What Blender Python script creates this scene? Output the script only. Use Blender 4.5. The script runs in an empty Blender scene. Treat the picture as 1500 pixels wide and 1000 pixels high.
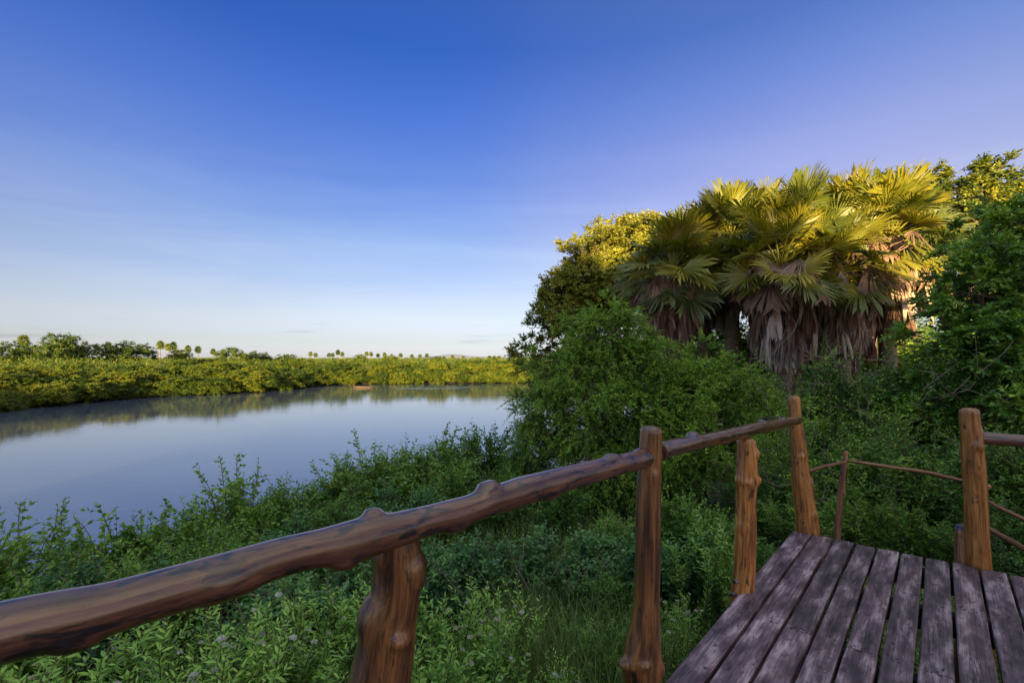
import bpy, math
import numpy as np
from mathutils import Vector

rng = np.random.default_rng(7)
SC = bpy.context.scene
COL = SC.collection
PI = math.pi
EYE = 1.6            # eye height above the deck boards (deck top is z = 0)
F = 720.0            # focal length in units of the 1500 px wide photograph
HZ = 525.0           # horizon row
WATER = -4.5

def at(px, py, d):
    """point at forward distance d seen at photo position (px, py)"""
    return np.array([(px - 750.0) / F * d, d, EYE - (py - HZ) / F * d])

def nrm(v):
    v = np.asarray(v, float)
    return v / np.maximum(np.linalg.norm(v, axis=-1, keepdims=True), 1e-9)

# ------------------------------------------------------------------ mesh builder
class MB:
    def __init__(s):
        s.V = []; s.Fa = []; s.A = []; s.M = []; s.R = []; s.n = 0
    def add(s, v, f, var=0.5, mat=0, rest=None):
        v = np.asarray(v, np.float32).reshape(-1, 3); f = np.asarray(f, np.int64)
        s.V.append(v); s.Fa.append(f + s.n)
        m = len(f)
        s.A.append(np.broadcast_to(np.asarray(var, np.float32), (m,)).copy())
        s.M.append(np.full(m, mat, np.int32))
        s.R.append(v if rest is None else np.asarray(rest, np.float32).reshape(-1, 3))
        s.n += len(v)
    def mesh(s, name, mats, smooth=False):
        me = bpy.data.meshes.new(name)
        V = np.concatenate(s.V); R = np.concatenate(s.R)
        me.vertices.add(len(V)); me.vertices.foreach_set('co', V.ravel())
        tot = np.concatenate([np.full(len(f), f.shape[1], np.int64) for f in s.Fa])
        loops = np.concatenate([f.ravel() for f in s.Fa])
        start = np.concatenate([[0], np.cumsum(tot)[:-1]])
        me.loops.add(len(loops)); me.loops.foreach_set('vertex_index', loops.astype(np.int32))
        me.polygons.add(len(tot)); me.polygons.foreach_set('loop_start', start.astype(np.int32))
        for m in mats: me.materials.append(m)
        if len(mats) > 1: me.polygons.foreach_set('material_index', np.concatenate(s.M))
        me.polygons.foreach_set('use_smooth', np.full(len(tot), bool(smooth)))
        a = me.attributes.new('var', 'FLOAT', 'FACE'); a.data.foreach_set('value', np.concatenate(s.A))
        b = me.attributes.new('rest', 'FLOAT_VECTOR', 'POINT'); b.data.foreach_set('vector', R.ravel())
        me.update(calc_edges=True)
        return me
    def build(s, name, mats, parent=None, smooth=False):
        if not isinstance(mats, (list, tuple)): mats = [mats]
        o = bpy.data.objects.new(name, s.mesh(name, mats, smooth)); COL.objects.link(o)
        if parent: o.parent = parent
        return o

def tag(o, label=None, cat=None, group=None, kind=None):
    if label: o['label'] = label
    if cat: o['category'] = cat
    if group: o['group'] = group
    if kind: o['kind'] = kind
    return o

def empty(name, loc=(0, 0, 0), rz=0.0, scale=1.0):
    o = bpy.data.objects.new(name, None); COL.objects.link(o)
    o.empty_display_size = 0.2
    o.location = loc; o.rotation_euler = (0, 0, rz)
    o.scale = (scale,) * 3 if np.isscalar(scale) else scale
    return o

def copy_tree(root, loc, rz=0.0, scale=1.0):
    c = root.copy(); COL.objects.link(c)
    c.location = loc; c.rotation_euler = (0, 0, rz)
    c.scale = (scale,) * 3 if np.isscalar(scale) else scale
    for ch in root.children:
        k = ch.copy(); COL.objects.link(k); k.parent = c
        for g in ch.children:
            q = g.copy(); COL.objects.link(q); q.parent = k
    return c

# ------------------------------------------------------------------ shapes
def tubes(mb, P, Rr, sides=5, var=0.5, cap=False):
    """n tubes at once: P (n,k,3), Rr (n,k)"""
    P = np.asarray(P, float); Rr = np.asarray(Rr, float)
    if P.ndim == 2: P = P[None]; Rr = Rr[None]
    n, k, _ = P.shape
    T = np.empty_like(P); T[:, 1:-1] = P[:, 2:] - P[:, :-2]; T[:, 0] = P[:, 1] - P[:, 0]; T[:, -1] = P[:, -1] - P[:, -2]
    T = nrm(T)
    ref = np.where(np.abs(T[:, :1, 2:3]) > 0.8, np.array([1., 0, 0]), np.array([0., 0, 1.]))
    A = nrm(np.cross(T, np.broadcast_to(ref, T.shape))); B = np.cross(T, A)
    th = np.arange(sides) * 2 * PI / sides
    V = P[:, :, None] + Rr[:, :, None, None] * (A[:, :, None] * np.cos(th)[:, None] + B[:, :, None] * np.sin(th)[:, None])
    seg = np.concatenate([np.zeros((n, 1)), np.cumsum(np.linalg.norm(np.diff(P, axis=1), axis=2), axis=1)], 1)
    rest = np.stack([Rr[:, :, None] * np.cos(th) + 0 * seg[:, :, None], Rr[:, :, None] * np.sin(th) + 0 * seg[:, :, None],
                     seg[:, :, None] + 0 * th], -1)
    rest = rest + np.arange(n)[:, None, None, None] * 1.37
    i = np.arange(k - 1)[:, None]; j = np.arange(sides)[None]
    q = np.stack([i * sides + j, i * sides + (j + 1) % sides, (i + 1) * sides + (j + 1) % sides, (i + 1) * sides + j], -1).reshape(-1, 4)
    q = (q[None] + (np.arange(n) * k * sides)[:, None, None]).reshape(-1, 4)
    if np.ndim(var) == 1: var = np.repeat(var, (k - 1) * sides)
    mb.add(V.reshape(-1, 3), q, var, rest=rest.reshape(-1, 3))

LEAF4 = (np.array([[0, 0, 0], [.5, .42, .10], [0, 1, -.05], [-.5, .42, .10]]), np.array([[0, 1, 2], [0, 2, 3]]))
LEAF8 = (np.array([[0, 0, 0], [.36, .22, .06], [.48, .55, .05], [0, 1, -.10], [-.48, .55, .05], [-.36, .22, .06], [0, .25, -.03], [0, .6, -.03]]),
         np.array([[0, 1, 6, 6], [1, 2, 7, 6], [2, 3, 7, 7], [0, 6, 5, 5], [6, 7, 4, 5], [7, 3, 4, 4]]))
def leaves(mb, P, D, N, L, W, var, tmpl=LEAF4, mat=0):
    tv, tf = tmpl
    D = nrm(D); S = nrm(np.cross(D, N)); N = np.cross(S, D)
    n = len(P)
    L = np.broadcast_to(np.asarray(L, float), (n,))[:, None, None]; W = np.broadcast_to(np.asarray(W, float), (n,))[:, None, None]
    V = P[:, None] + S[:, None] * tv[None, :, 0:1] * W + D[:, None] * tv[None, :, 1:2] * L + N[:, None] * tv[None, :, 2:3] * W * 1.3
    k = len(tv)
    var = np.broadcast_to(np.asarray(var, float), (n,))
    if tf.shape[1] == 4:
        tri = tf[tf[:, 2] == tf[:, 3]][:, :3]; quad = tf[tf[:, 2] != tf[:, 3]]
        base = mb.n
        mb.add(V.reshape(-1, 3), (tri[None] + (np.arange(n) * k)[:, None, None]).reshape(-1, 3), np.repeat(var, len(tri)), mat)
        mb.Fa.append((quad[None] + (np.arange(n) * k)[:, None, None]).reshape(-1, 4) + base)
        mb.A.append(np.repeat(var, len(quad)).astype(np.float32)); mb.M.append(np.full(len(quad) * n, mat, np.int32))
    else:
        mb.add(V.reshape(-1, 3), (tf[None] + (np.arange(n) * k)[:, None, None]).reshape(-1, tf.shape[1]), np.repeat(var, len(tf)), mat)

def rdir(n, r):
    v = r.normal(size=(n, 3)); return nrm(v)

def sprays(lf, wd, Q, U, Ln, m, lL, lW, r, sag=0.25, tmpl=LEAF4, up=0.7, vbase=0.5, vspread=0.5, tw=0.006, open_=0.9, t0=0.12, cluster=False, nb=None):
    """leafy twigs: starts Q (n,3), directions U, lengths Ln, m leaves on each"""
    n = len(Q); U = nrm(U); Ln = np.broadcast_to(np.asarray(Ln, float), (n,))
    t = np.linspace(t0, 1.0, m)[None] + r.uniform(-.5, .5, (n, m)) * (0.9 / m)
    if cluster: t = 1 - (1 - t) ** 1.0 * 0.45
    down = np.array([0, 0, -1.0])
    P = Q[:, None] + U[:, None] * (t * Ln[:, None])[..., None] + down * (sag * Ln[:, None] * t ** 2)[..., None]
    side = nrm(np.cross(U, np.array([0, 0, 1.0]) + 0.3 * rdir(n, r)))
    vert = np.cross(side, U)
    ph = np.arange(m)[None] * PI + r.normal(0, .6, (n, m)) + (np.arange(m)[None] % 2) * 0
    lat = np.cos(ph)[..., None] * side[:, None] + (np.sin(ph) * 0.7)[..., None] * vert[:, None]
    D = U[:, None] * 0.75 + lat * open_ + 0.25 * r.normal(size=(n, m, 3)) + down * 0.15
    Nn = np.array([0, 0, 1.0]) * up + (1 - up) * 1.2 * r.normal(size=(n, m, 3)) + 0.2 * U[:, None]
    if nb is not None: Nn = nb[:, None] * 1.0 + .45 * r.normal(size=(n, m, 3)) + np.array([0, 0, .25])
    sz = r.uniform(.65, 1.15, (n, m)) * (1 - 0.35 * np.clip(t, 0, 1) ** 3)
    v = np.clip(vbase if np.ndim(vbase) == 0 else np.asarray(vbase)[:, None], 0, 1) + (r.uniform(-.5, .5, (n, 1)) * vspread + r.normal(0, .10, (n, m)))
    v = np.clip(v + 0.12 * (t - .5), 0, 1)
    leaves(lf, P.reshape(-1, 3), D.reshape(-1, 3), Nn.reshape(-1, 3), (lL * sz).ravel(), (lW * sz).ravel(), v.ravel(), tmpl)
    if wd is not None and tw > 0:
        tt = np.array([0, .5, 1.0])
        PP = Q[:, None] + U[:, None] * (tt[None] * Ln[:, None])[..., None] + down * (sag * Ln[:, None] * tt[None] ** 2)[..., None]
        tubes(wd, PP, tw * np.array([1, .7, .35])[None] * np.ones((n, 1)), 3, r.uniform(0, 1, n))

def limb(a, b, r, k=6, bend=0.12):
    a = np.asarray(a, float); b = np.asarray(b, float); L = np.linalg.norm(b - a)
    t = np.linspace(0, 1, k)[:, None]
    off = rdir(1, r) * bend * L
    return a + (b - a) * t + off * (np.sin(PI * t)) + np.array([0, 0, 1]) * (0.10 * L * np.sin(PI * t))

# ------------------------------------------------------------------ materials
def new_mat(name):
    m = bpy.data.materials.new(name); m.use_nodes = True
    nt = m.node_tree; nt.nodes.clear()
    return m, nt, (lambda t, **k: _nd(nt, t, **k)), nt.links.new
def _nd(nt, t, **k):
    n = nt.nodes.new(t)
    for a, b in k.items():
        if a in n.inputs.keys(): n.inputs[a].default_value = b
        else: setattr(n, a, b)
    return n
def ramp(nd, stops):
    e = nd.color_ramp.elements
    while len(e) < len(stops): e.new(0.5)
    for x, (p, c) in zip(e, stops):
        x.position = p; x.color = (*c, 1)
    return nd

def leaf_mat(name, stops, trans=0.24, tcol=None, rough=0.5, spec=0.35, objvar=0.40, patch=0.0):
    m, nt, N, L = new_mat(name)
    out = N('ShaderNodeOutputMaterial'); att = N('ShaderNodeAttribute', attribute_name='var')
    oi = N('ShaderNodeObjectInfo'); geo = N('ShaderNodeNewGeometry')
    noi = N('ShaderNodeTexNoise', Scale=0.9, Detail=2.0); L(geo.outputs['Position'], noi.inputs['Vector'])
    a = N('ShaderNodeMath', operation='MULTIPLY_ADD'); L(oi.outputs['Random'], a.inputs[0]); a.inputs[1].default_value = objvar; L(att.outputs['Fac'], a.inputs[2])
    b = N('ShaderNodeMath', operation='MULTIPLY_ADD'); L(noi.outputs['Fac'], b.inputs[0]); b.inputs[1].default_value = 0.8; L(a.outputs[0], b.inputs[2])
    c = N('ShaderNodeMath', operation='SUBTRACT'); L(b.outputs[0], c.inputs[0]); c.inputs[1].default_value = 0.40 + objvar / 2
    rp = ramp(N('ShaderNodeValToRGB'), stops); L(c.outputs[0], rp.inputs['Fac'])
    p = N('ShaderNodeBsdfPrincipled', Roughness=rough); p.inputs['Specular IOR Level'].default_value = spec
    L(rp.outputs['Color'], p.inputs['Base Color'])
    tr = N('ShaderNodeBsdfTranslucent')
    hs = N('ShaderNodeHueSaturation', Hue=0.485, Saturation=1.15, Value=1.25); L(rp.outputs['Color'], hs.inputs['Color']); L(hs.outputs['Color'], tr.inputs['Color'])
    mx = N('ShaderNodeMixShader'); mx.inputs[0].default_value = trans
    L(p.outputs[0], mx.inputs[1]); L(tr.outputs[0], mx.inputs[2]); L(mx.outputs[0], out.inputs['Surface'])
    return m

def wood_mat(name, stops, rough=0.45, streak=(14, 14, 1.2), spot=None, bump=0.25, coat=0.0, fine=60, crack=55, vary=.12):
    m, nt, N, L = new_mat(name)
    out = N('ShaderNodeOutputMaterial'); att = N('ShaderNodeAttribute', attribute_name='rest')
    mp = N('ShaderNodeMapping', Scale=streak); L(att.outputs['Vector'], mp.inputs['Vector'])
    n1 = N('ShaderNodeTexNoise', Scale=1.0, Detail=6.0, Roughness=0.62, Distortion=0.15); L(mp.outputs[0], n1.inputs['Vector'])
    mp2 = N('ShaderNodeMapping', Scale=(fine, fine, 3.0)); L(att.outputs['Vector'], mp2.inputs['Vector'])
    n2 = N('ShaderNodeTexNoise', Scale=1.0, Detail=4.0, Roughness=0.6); L(mp2.outputs[0], n2.inputs['Vector'])
    ad = N('ShaderNodeMath', operation='MULTIPLY_ADD'); L(n2.outputs['Fac'], ad.inputs[0]); ad.inputs[1].default_value = 0.35; L(n1.outputs['Fac'], ad.inputs[2])
    sb = N('ShaderNodeMath', operation='SUBTRACT'); L(ad.outputs[0], sb.inputs[0]); sb.inputs[1].default_value = 0.175
    rp = ramp(N('ShaderNodeValToRGB'), stops); L(sb.outputs[0], rp.inputs['Fac'])
    colr = rp.outputs['Color']
    if spot:
        mp3 = N('ShaderNodeMapping', Scale=spot[0]); L(att.outputs['Vector'], mp3.inputs['Vector'])
        n3 = N('ShaderNodeTexNoise', Scale=1.0, Detail=5.0, Roughness=0.6, Distortion=0.4); L(mp3.outputs[0], n3.inputs['Vector'])
        rr = ramp(N('ShaderNodeValToRGB'), [(spot[1], (0, 0, 0)), (spot[1] + spot[2], (1, 1, 1))]); L(n3.outputs['Fac'], rr.inputs['Fac'])
        mx = N('ShaderNodeMix', data_type='RGBA'); L(rr.outputs['Color'], mx.inputs['Factor'])
        L(colr, mx.inputs[6]); mx.inputs[7].default_value = (*spot[3], 1); colr = mx.outputs[2]
    mp4 = N('ShaderNodeMapping', Scale=(crack, crack, 1.1)); L(att.outputs['Vector'], mp4.inputs['Vector'])
    n4 = N('ShaderNodeTexNoise', Scale=1.0, Detail=3.0, Roughness=0.5, Distortion=0.2); L(mp4.outputs[0], n4.inputs['Vector'])
    c1 = N('ShaderNodeMath', operation='SUBTRACT'); L(n4.outputs['Fac'], c1.inputs[0]); c1.inputs[1].default_value = .5
    c2 = N('ShaderNodeMath', operation='ABSOLUTE'); L(c1.outputs[0], c2.inputs[0])
    rk = ramp(N('ShaderNodeValToRGB'), [(.004, (.22, .20, .20)), (.016, (1, 1, 1))]); L(c2.outputs[0], rk.inputs['Fac'])
    n5 = N('ShaderNodeTexNoise', Scale=4.0, Detail=2.0); L(att.outputs['Vector'], n5.inputs['Vector'])
    r5 = ramp(N('ShaderNodeValToRGB'), [(.46, (0, 0, 0)), (.58, (1, 1, 1))]); L(n5.outputs['Fac'], r5.inputs['Fac'])
    mk = N('ShaderNodeMix', data_type='RGBA', blend_type='MULTIPLY'); L(r5.outputs['Color'], mk.inputs['Factor']); L(colr, mk.inputs[6]); L(rk.outputs['Color'], mk.inputs[7])
    oi = N('ShaderNodeObjectInfo'); ov = N('ShaderNodeMapRange'); L(oi.outputs['Random'], ov.inputs['Value']); ov.inputs['To Min'].default_value = 1 - vary; ov.inputs['To Max'].default_value = 1 + vary
    hv = N('ShaderNodeHueSaturation'); L(mk.outputs[2], hv.inputs['Color']); L(ov.outputs[0], hv.inputs['Value']); colr = hv.outputs['Color']
    p = N('ShaderNodeBsdfPrincipled', Roughness=rough); L(colr, p.inputs['Base Color'])
    if coat:
        p.inputs['Coat Weight'].default_value = coat; p.inputs['Coat Roughness'].default_value = 0.20
    rm = N('ShaderNodeMapRange'); L(n1.outputs['Fac'], rm.inputs['Value']); rm.inputs['To Min'].default_value = rough - .12; rm.inputs['To Max'].default_value = rough + .15
    L(rm.outputs[0], p.inputs['Roughness'])
    bp = N('ShaderNodeBump', Strength=bump, Distance=0.006); hk = N('ShaderNodeMath', operation='MULTIPLY_ADD'); L(mk.outputs[2], hk.inputs[0]); hk.inputs[1].default_value = 1.2; L(sb.outputs[0], hk.inputs[2]); L(hk.outputs[0], bp.inputs['Height']); L(bp.outputs[0], p.inputs['Normal'])
    L(p.outputs[0], out.inputs['Surface'])
    return m

def plain_mat(name, col, rough=0.6, noise=0.0, scale=5.0, metal=0.0, col2=None, coord='Object'):
    m, nt, N, L = new_mat(name)
    out = N('ShaderNodeOutputMaterial'); p = N('ShaderNodeBsdfPrincipled', Roughness=rough, Metallic=metal)
    tc = N('ShaderNodeTexCoord'); n = N('ShaderNodeTexNoise', Scale=scale, Detail=5.0); L(tc.outputs[coord], n.inputs['Vector'])
    c2 = col2 or tuple(x * .55 for x in col)
    rp = ramp(N('ShaderNodeValToRGB'), [(0.3, c2), (0.7, col)]); L(n.outputs['Fac'], rp.inputs['Fac']); L(rp.outputs['Color'], p.inputs['Base Color'])
    L(p.outputs[0], out.inputs['Surface'])
    return m

M = {}
M['shrub'] = leaf_mat('shrub_leaf', [(0, (.022, .062, .010)), (.45, (.075, .185, .024)), (1, (.24, .40, .055))])
M['blueshrub'] = leaf_mat('bluish_leaf', [(0, (.020, .066, .020)), (.45, (.068, .175, .045)), (1, (.16, .31, .085))], rough=.42)
M['weed'] = leaf_mat('weed_leaf', [(0, (.05, .12, .020)), (.45, (.155, .32, .05)), (1, (.33, .54, .10))], trans=.25)
M['feather'] = leaf_mat('feathery_leaf', [(0, (.038, .105, .012)), (.45, (.145, .30, .030)), (1, (.31, .48, .06))], trans=.25)
M['gold'] = leaf_mat('canopy_leaf', [(0, (.03, .065, .010)), (.45, (.15, .185, .016)), (1, (.30, .30, .035))], trans=.3)
M['bank'] = leaf_mat('bank_leaf', [(0, (.014, .040, .009)), (.40, (.060, .112, .012)), (.7, (.125, .165, .014)), (1, (.22, .225, .018))], trans=.3, objvar=.5)
M['dark'] = leaf_mat('dark_leaf', [(0, (.020, .062, .010)), (.45, (.080, .20, .024)), (1, (.27, .45, .055))], rough=.4, spec=.45)
M['frond'] = leaf_mat('palm_frond', [(0, (.045, .075, .018)), (.5, (.14, .165, .022)), (1, (.29, .26, .026))], trans=.3, rough=.38, spec=.5, objvar=.1)
M['deadfrond'] = leaf_mat('dry_frond', [(0, (.11, .058, .036)), (.5, (.28, .19, .145)), (1, (.50, .40, .33))], trans=.15, rough=.75, spec=.15, objvar=.1)
M['grass'] = leaf_mat('grass_blade', [(0, (.04, .10, .022)), (.6, (.12, .20, .045)), (1, (.30, .31, .12))], trans=.35)
M['flower'] = plain_mat('flower', (.40, .40, .35), .7, scale=40)
M['dryhead'] = plain_mat('seed_head', (.34, .33, .22), .8, scale=40)
M['bark'] = wood_mat('bark', [(0.25, (.05, .038, .028)), (.55, (.14, .11, .085)), (.8, (.26, .22, .18))], rough=.85, streak=(9, 9, 2.0), bump=.5)
M['twig'] = wood_mat('twig', [(0.25, (.045, .034, .022)), (.6, (.12, .09, .06)), (.9, (.25, .20, .15))], rough=.8, streak=(9, 9, 2.0))
M['palmtrunk'] = wood_mat('palm_trunk', [(0.25, (.07, .05, .035)), (.55, (.20, .15, .11)), (.8, (.34, .27, .21))], rough=.9, streak=(4, 4, 14), bump=.6)
M['post'] = wood_mat('varnished_post', [(0.28, (.060, .019, .006)), (.43, (.22, .078, .017)), (.58, (.39, .165, .033)), (.78, (.55, .27, .07))],
                     rough=.42, streak=(38, 38, 3.2), spot=((26, 26, 9), .58, .09, (.05, .020, .010)), coat=.3, fine=110, bump=.14)
M['darkpost'] = wood_mat('dark_varnished_post', [(0.30, (.018, .007, .003)), (.44, (.085, .032, .009)), (.58, (.19, .078, .020)), (.78, (.30, .145, .045))],
                     rough=.38, streak=(36, 36, 2.6), spot=((24, 24, 7), .57, .09, (.020, .010, .008)), coat=.45, fine=110, bump=.14)
M['rail'] = wood_mat('varnished_rail', [(0.20, (.020, .009, .007)), (.42, (.080, .031, .017)), (.60, (.145, .060, .030)), (.85, (.23, .11, .06))],
                     rough=.30, streak=(42, 42, 4.5), spot=((30, 30, 9), .53, .07, (.014, .009, .010)), coat=.65, bump=.2, fine=120)
M['stick'] = wood_mat('barked_stick', [(0.28, (.03, .014, .008)), (.5, (.15, .062, .028)), (.75, (.34, .17, .08))], rough=.6, streak=(30, 30, 3))
M['deck'] = wood_mat('deck_board', [(0.30, (.018, .011, .013)), (.42, (.062, .036, .043)), (.53, (.128, .080, .091)), (.68, (.36, .265, .285))],
                     rough=.55, streak=(13, 13, 3.2), spot=((26, 26, 12), .60, .07, (.030, .018, .020)), bump=.5, fine=90, crack=34, vary=.28)
M['joist'] = wood_mat('joist', [(0.2, (.010, .008, .006)), (.8, (.035, .025, .02))], rough=.8, streak=(8, 8, 1.2))
M['nail'] = plain_mat('nail', (.012, .010, .010), .6)
M['bolt'] = plain_mat('bolt', (.25, .25, .27), .45, metal=.8)
M['rope'] = plain_mat('blue_rope', (.06, .13, .32), .8, scale=80)

# ground: sandy brown soil with leaf litter
m, nt, N, L = new_mat('soil'); M['soil'] = m
out = N('ShaderNodeOutputMaterial'); p = N('ShaderNodeBsdfPrincipled', Roughness=.95)
tc = N('ShaderNodeTexCoord'); n1 = N('ShaderNodeTexNoise', Scale=0.5, Detail=8.0, Roughness=.65); n2 = N('ShaderNodeTexNoise', Scale=14.0, Detail=6.0)
L(tc.outputs['Object'], n1.inputs['Vector']); L(tc.outputs['Object'], n2.inputs['Vector'])
r1 = ramp(N('ShaderNodeValToRGB'), [(.35, (.045, .050, .018)), (.65, (.12, .085, .05))]); L(n1.outputs['Fac'], r1.inputs['Fac'])
r2 = ramp(N('ShaderNodeValToRGB'), [(.35, (.5, .5, .5)), (.7, (1, 1, 1))]); L(n2.outputs['Fac'], r2.inputs['Fac'])
mx = N('ShaderNodeMix', data_type='RGBA', blend_type='MULTIPLY'); mx.inputs['Factor'].default_value = 1
L(r1.outputs[0], mx.inputs[6]); L(r2.outputs[0], mx.inputs[7]); L(mx.outputs[2], p.inputs['Base Color']); L(p.outputs[0], out.inputs['Surface'])
bp = N('ShaderNodeBump', Strength=.6, Distance=.05); L(n2.outputs['Fac'], bp.inputs['Height']); L(bp.outputs[0], p.inputs['Normal'])

# water: murky and calm, fine ripples; blue in the base boosts sky reflection
m, nt, N, L = new_mat('river_water'); M['water'] = m
out = N('ShaderNodeOutputMaterial'); p = N('ShaderNodeBsdfPrincipled', Roughness=.03); p.inputs['IOR'].default_value = 2.3
p.inputs['Base Color'].default_value = (.068, .084, .125, 1)
geo = N('ShaderNodeNewGeometry')
w1 = N('ShaderNodeMapping', Scale=(1.1, 3.2, 1)); L(geo.outputs['Position'], w1.inputs['Vector'])
n1 = N('ShaderNodeTexNoise', Scale=1.0, Detail=3.0, Roughness=.55); L(w1.outputs[0], n1.inputs['Vector'])
w2 = N('ShaderNodeMapping', Scale=(.03, .08, 1)); L(geo.outputs['Position'], w2.inputs['Vector'])
n2 = N('ShaderNodeTexNoise', Scale=1.0, Detail=2.0); L(w2.outputs[0], n2.inputs['Vector'])
ml = N('ShaderNodeMath', operation='MULTIPLY'); L(n1.outputs['Fac'], ml.inputs[0]); L(n2.outputs['Fac'], ml.inputs[1])
bp = N('ShaderNodeBump', Strength=.2, Distance=.05); L(ml.outputs[0], bp.inputs['Height']); L(bp.outputs[0], p.inputs['Normal'])
L(p.outputs[0], out.inputs['Surface'])
M['hill'] = plain_mat('hazy_hill_slope', (.30, .31, .38), .95, scale=.004, col2=(.25, .26, .33))  # distance haze is put into this bluish grey colour

# ------------------------------------------------------------------ ground and river
NEAR = [(-60, -80), (-30, -40), (-17, -8), (-12.5, 4), (-9, 11), (-4, 17), (0, 23), (4, 33), (10, 48), (22, 75), (60, 105), (200, 135), (700, 160)]
FAR = [(-190, -80), (-110, -20), (-72, 30), (-60, 52), (-61, 74), (-46, 92), (-45, 112), (-32, 119), (2, 125), (60, 143), (200, 185), (700, 230)]
POLY = np.array(NEAR + FAR[::-1], float)
def seg_dist(P, line):
    d = np.full(len(P), 1e9)
    for a, b in zip(line[:-1], line[1:]):
        a = np.array(a, float); b = np.array(b, float); ab = b - a
        t = np.clip(((P - a) @ ab) / (ab @ ab), 0, 1)
        d = np.minimum(d, np.linalg.norm(P - a - t[:, None] * ab, axis=1))
    return d
def inside(P):
    x, y = P[:, 0], P[:, 1]; c = np.zeros(len(P), bool); n = len(POLY)
    for i in range(n):
        x1, y1 = POLY[i]; x2, y2 = POLY[(i + 1) % n]
        cond = (y1 > y) != (y2 > y)
        xi = (x2 - x1) * (y - y1) / (y2 - y1 + 1e-12) + x1
        c ^= cond & (x < xi)
    return c
def ground(P):
    P = np.atleast_2d(np.asarray(P, float))[:, :2]
    dn, df = seg_dist(P, NEAR), seg_dist(P, FAR); ins = inside(P)
    near = dn < df
    d = np.minimum(dn, df); s = np.clip(d / np.where(near, 9.0, 6.0), 0, 1); s = s * s * (3 - 2 * s)
    top = np.where(near, -1.35, -3.5)
    z = np.where(ins, WATER - 0.25 - 1.2 * np.clip(d / 5, 0, 1), WATER - 0.25 + (top - WATER + 0.25) * s)
    b = 0.10 * np.sin(P[:, 0] * .9 + 1) * np.sin(P[:, 1] * .7) + .05 * np.sin(P[:, 0] * 2.3 + P[:, 1] * 1.7)
    return z + np.where(ins, 0, b)
def gz(x, y): return float(ground([[x, y]])[0])

def axis_pts(lo, hi, fine_lo, fine_hi, step, grow=1.12):
    a = list(np.arange(fine_lo, fine_hi + 1e-6, step)); s = step
    while a[-1] < hi: s *= grow; a.append(a[-1] + s)
    s = step
    while a[0] > lo: s *= grow; a.insert(0, a[0] - s)
    return np.array(a)
gx = axis_pts(-3500, 3500, -75, 30, 1.0); gy = axis_pts(-300, 5000, -15, 130, 1.0)
GX, GY = np.meshgrid(gx, gy, indexing='ij'); PP = np.stack([GX.ravel(), GY.ravel()], 1)
mb = MB(); ii, jj = np.meshgrid(np.arange(len(gx) - 1), np.arange(len(gy) - 1), indexing='ij'); w = len(gy)
mb.add(np.column_stack([PP, ground(PP)]), np.stack([ii * w + jj, (ii + 1) * w + jj, (ii + 1) * w + jj + 1, ii * w + jj + 1], -1).reshape(-1, 4))
tag(mb.build('ground', M['soil'], smooth=True), kind='structure')
mb = MB(); mb.add([(-260, -140, WATER), (760, -140, WATER), (760, 260, WATER), (-260, 260, WATER)], [[0, 1, 2, 3]])
tag(mb.build('river_water', M['water']), kind='structure')

# far low hills on the horizon
mb = MB(); n = 60; u = np.linspace(0, 1, n)
hh = 6 + 34 * np.exp(-((u - .45) / .16) ** 2) + 14 * np.exp(-((u - .75) / .10) ** 2) + 3 * np.sin(u * 31)
hh *= np.clip(np.minimum(u, 1 - u) * 8, 0, 1)
xs = -1300 + 1700 * u
front = np.column_stack([xs, np.full(n, 4200.0), np.full(n, -6.0)]); ridge = np.column_stack([xs, np.full(n, 4380.0), hh - 4]); back = np.column_stack([xs, np.full(n, 4560.0), np.full(n, -6.0)])
k = np.arange(n - 1)
mb.add(np.concatenate([front, ridge, back]), np.concatenate([np.stack([k, k + 1, n + k + 1, n + k], 1), np.stack([n + k, n + k + 1, 2 * n + k + 1, 2 * n + k], 1)]))
tag(mb.build('hills', M['hill'], smooth=True), kind='structure')

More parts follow.
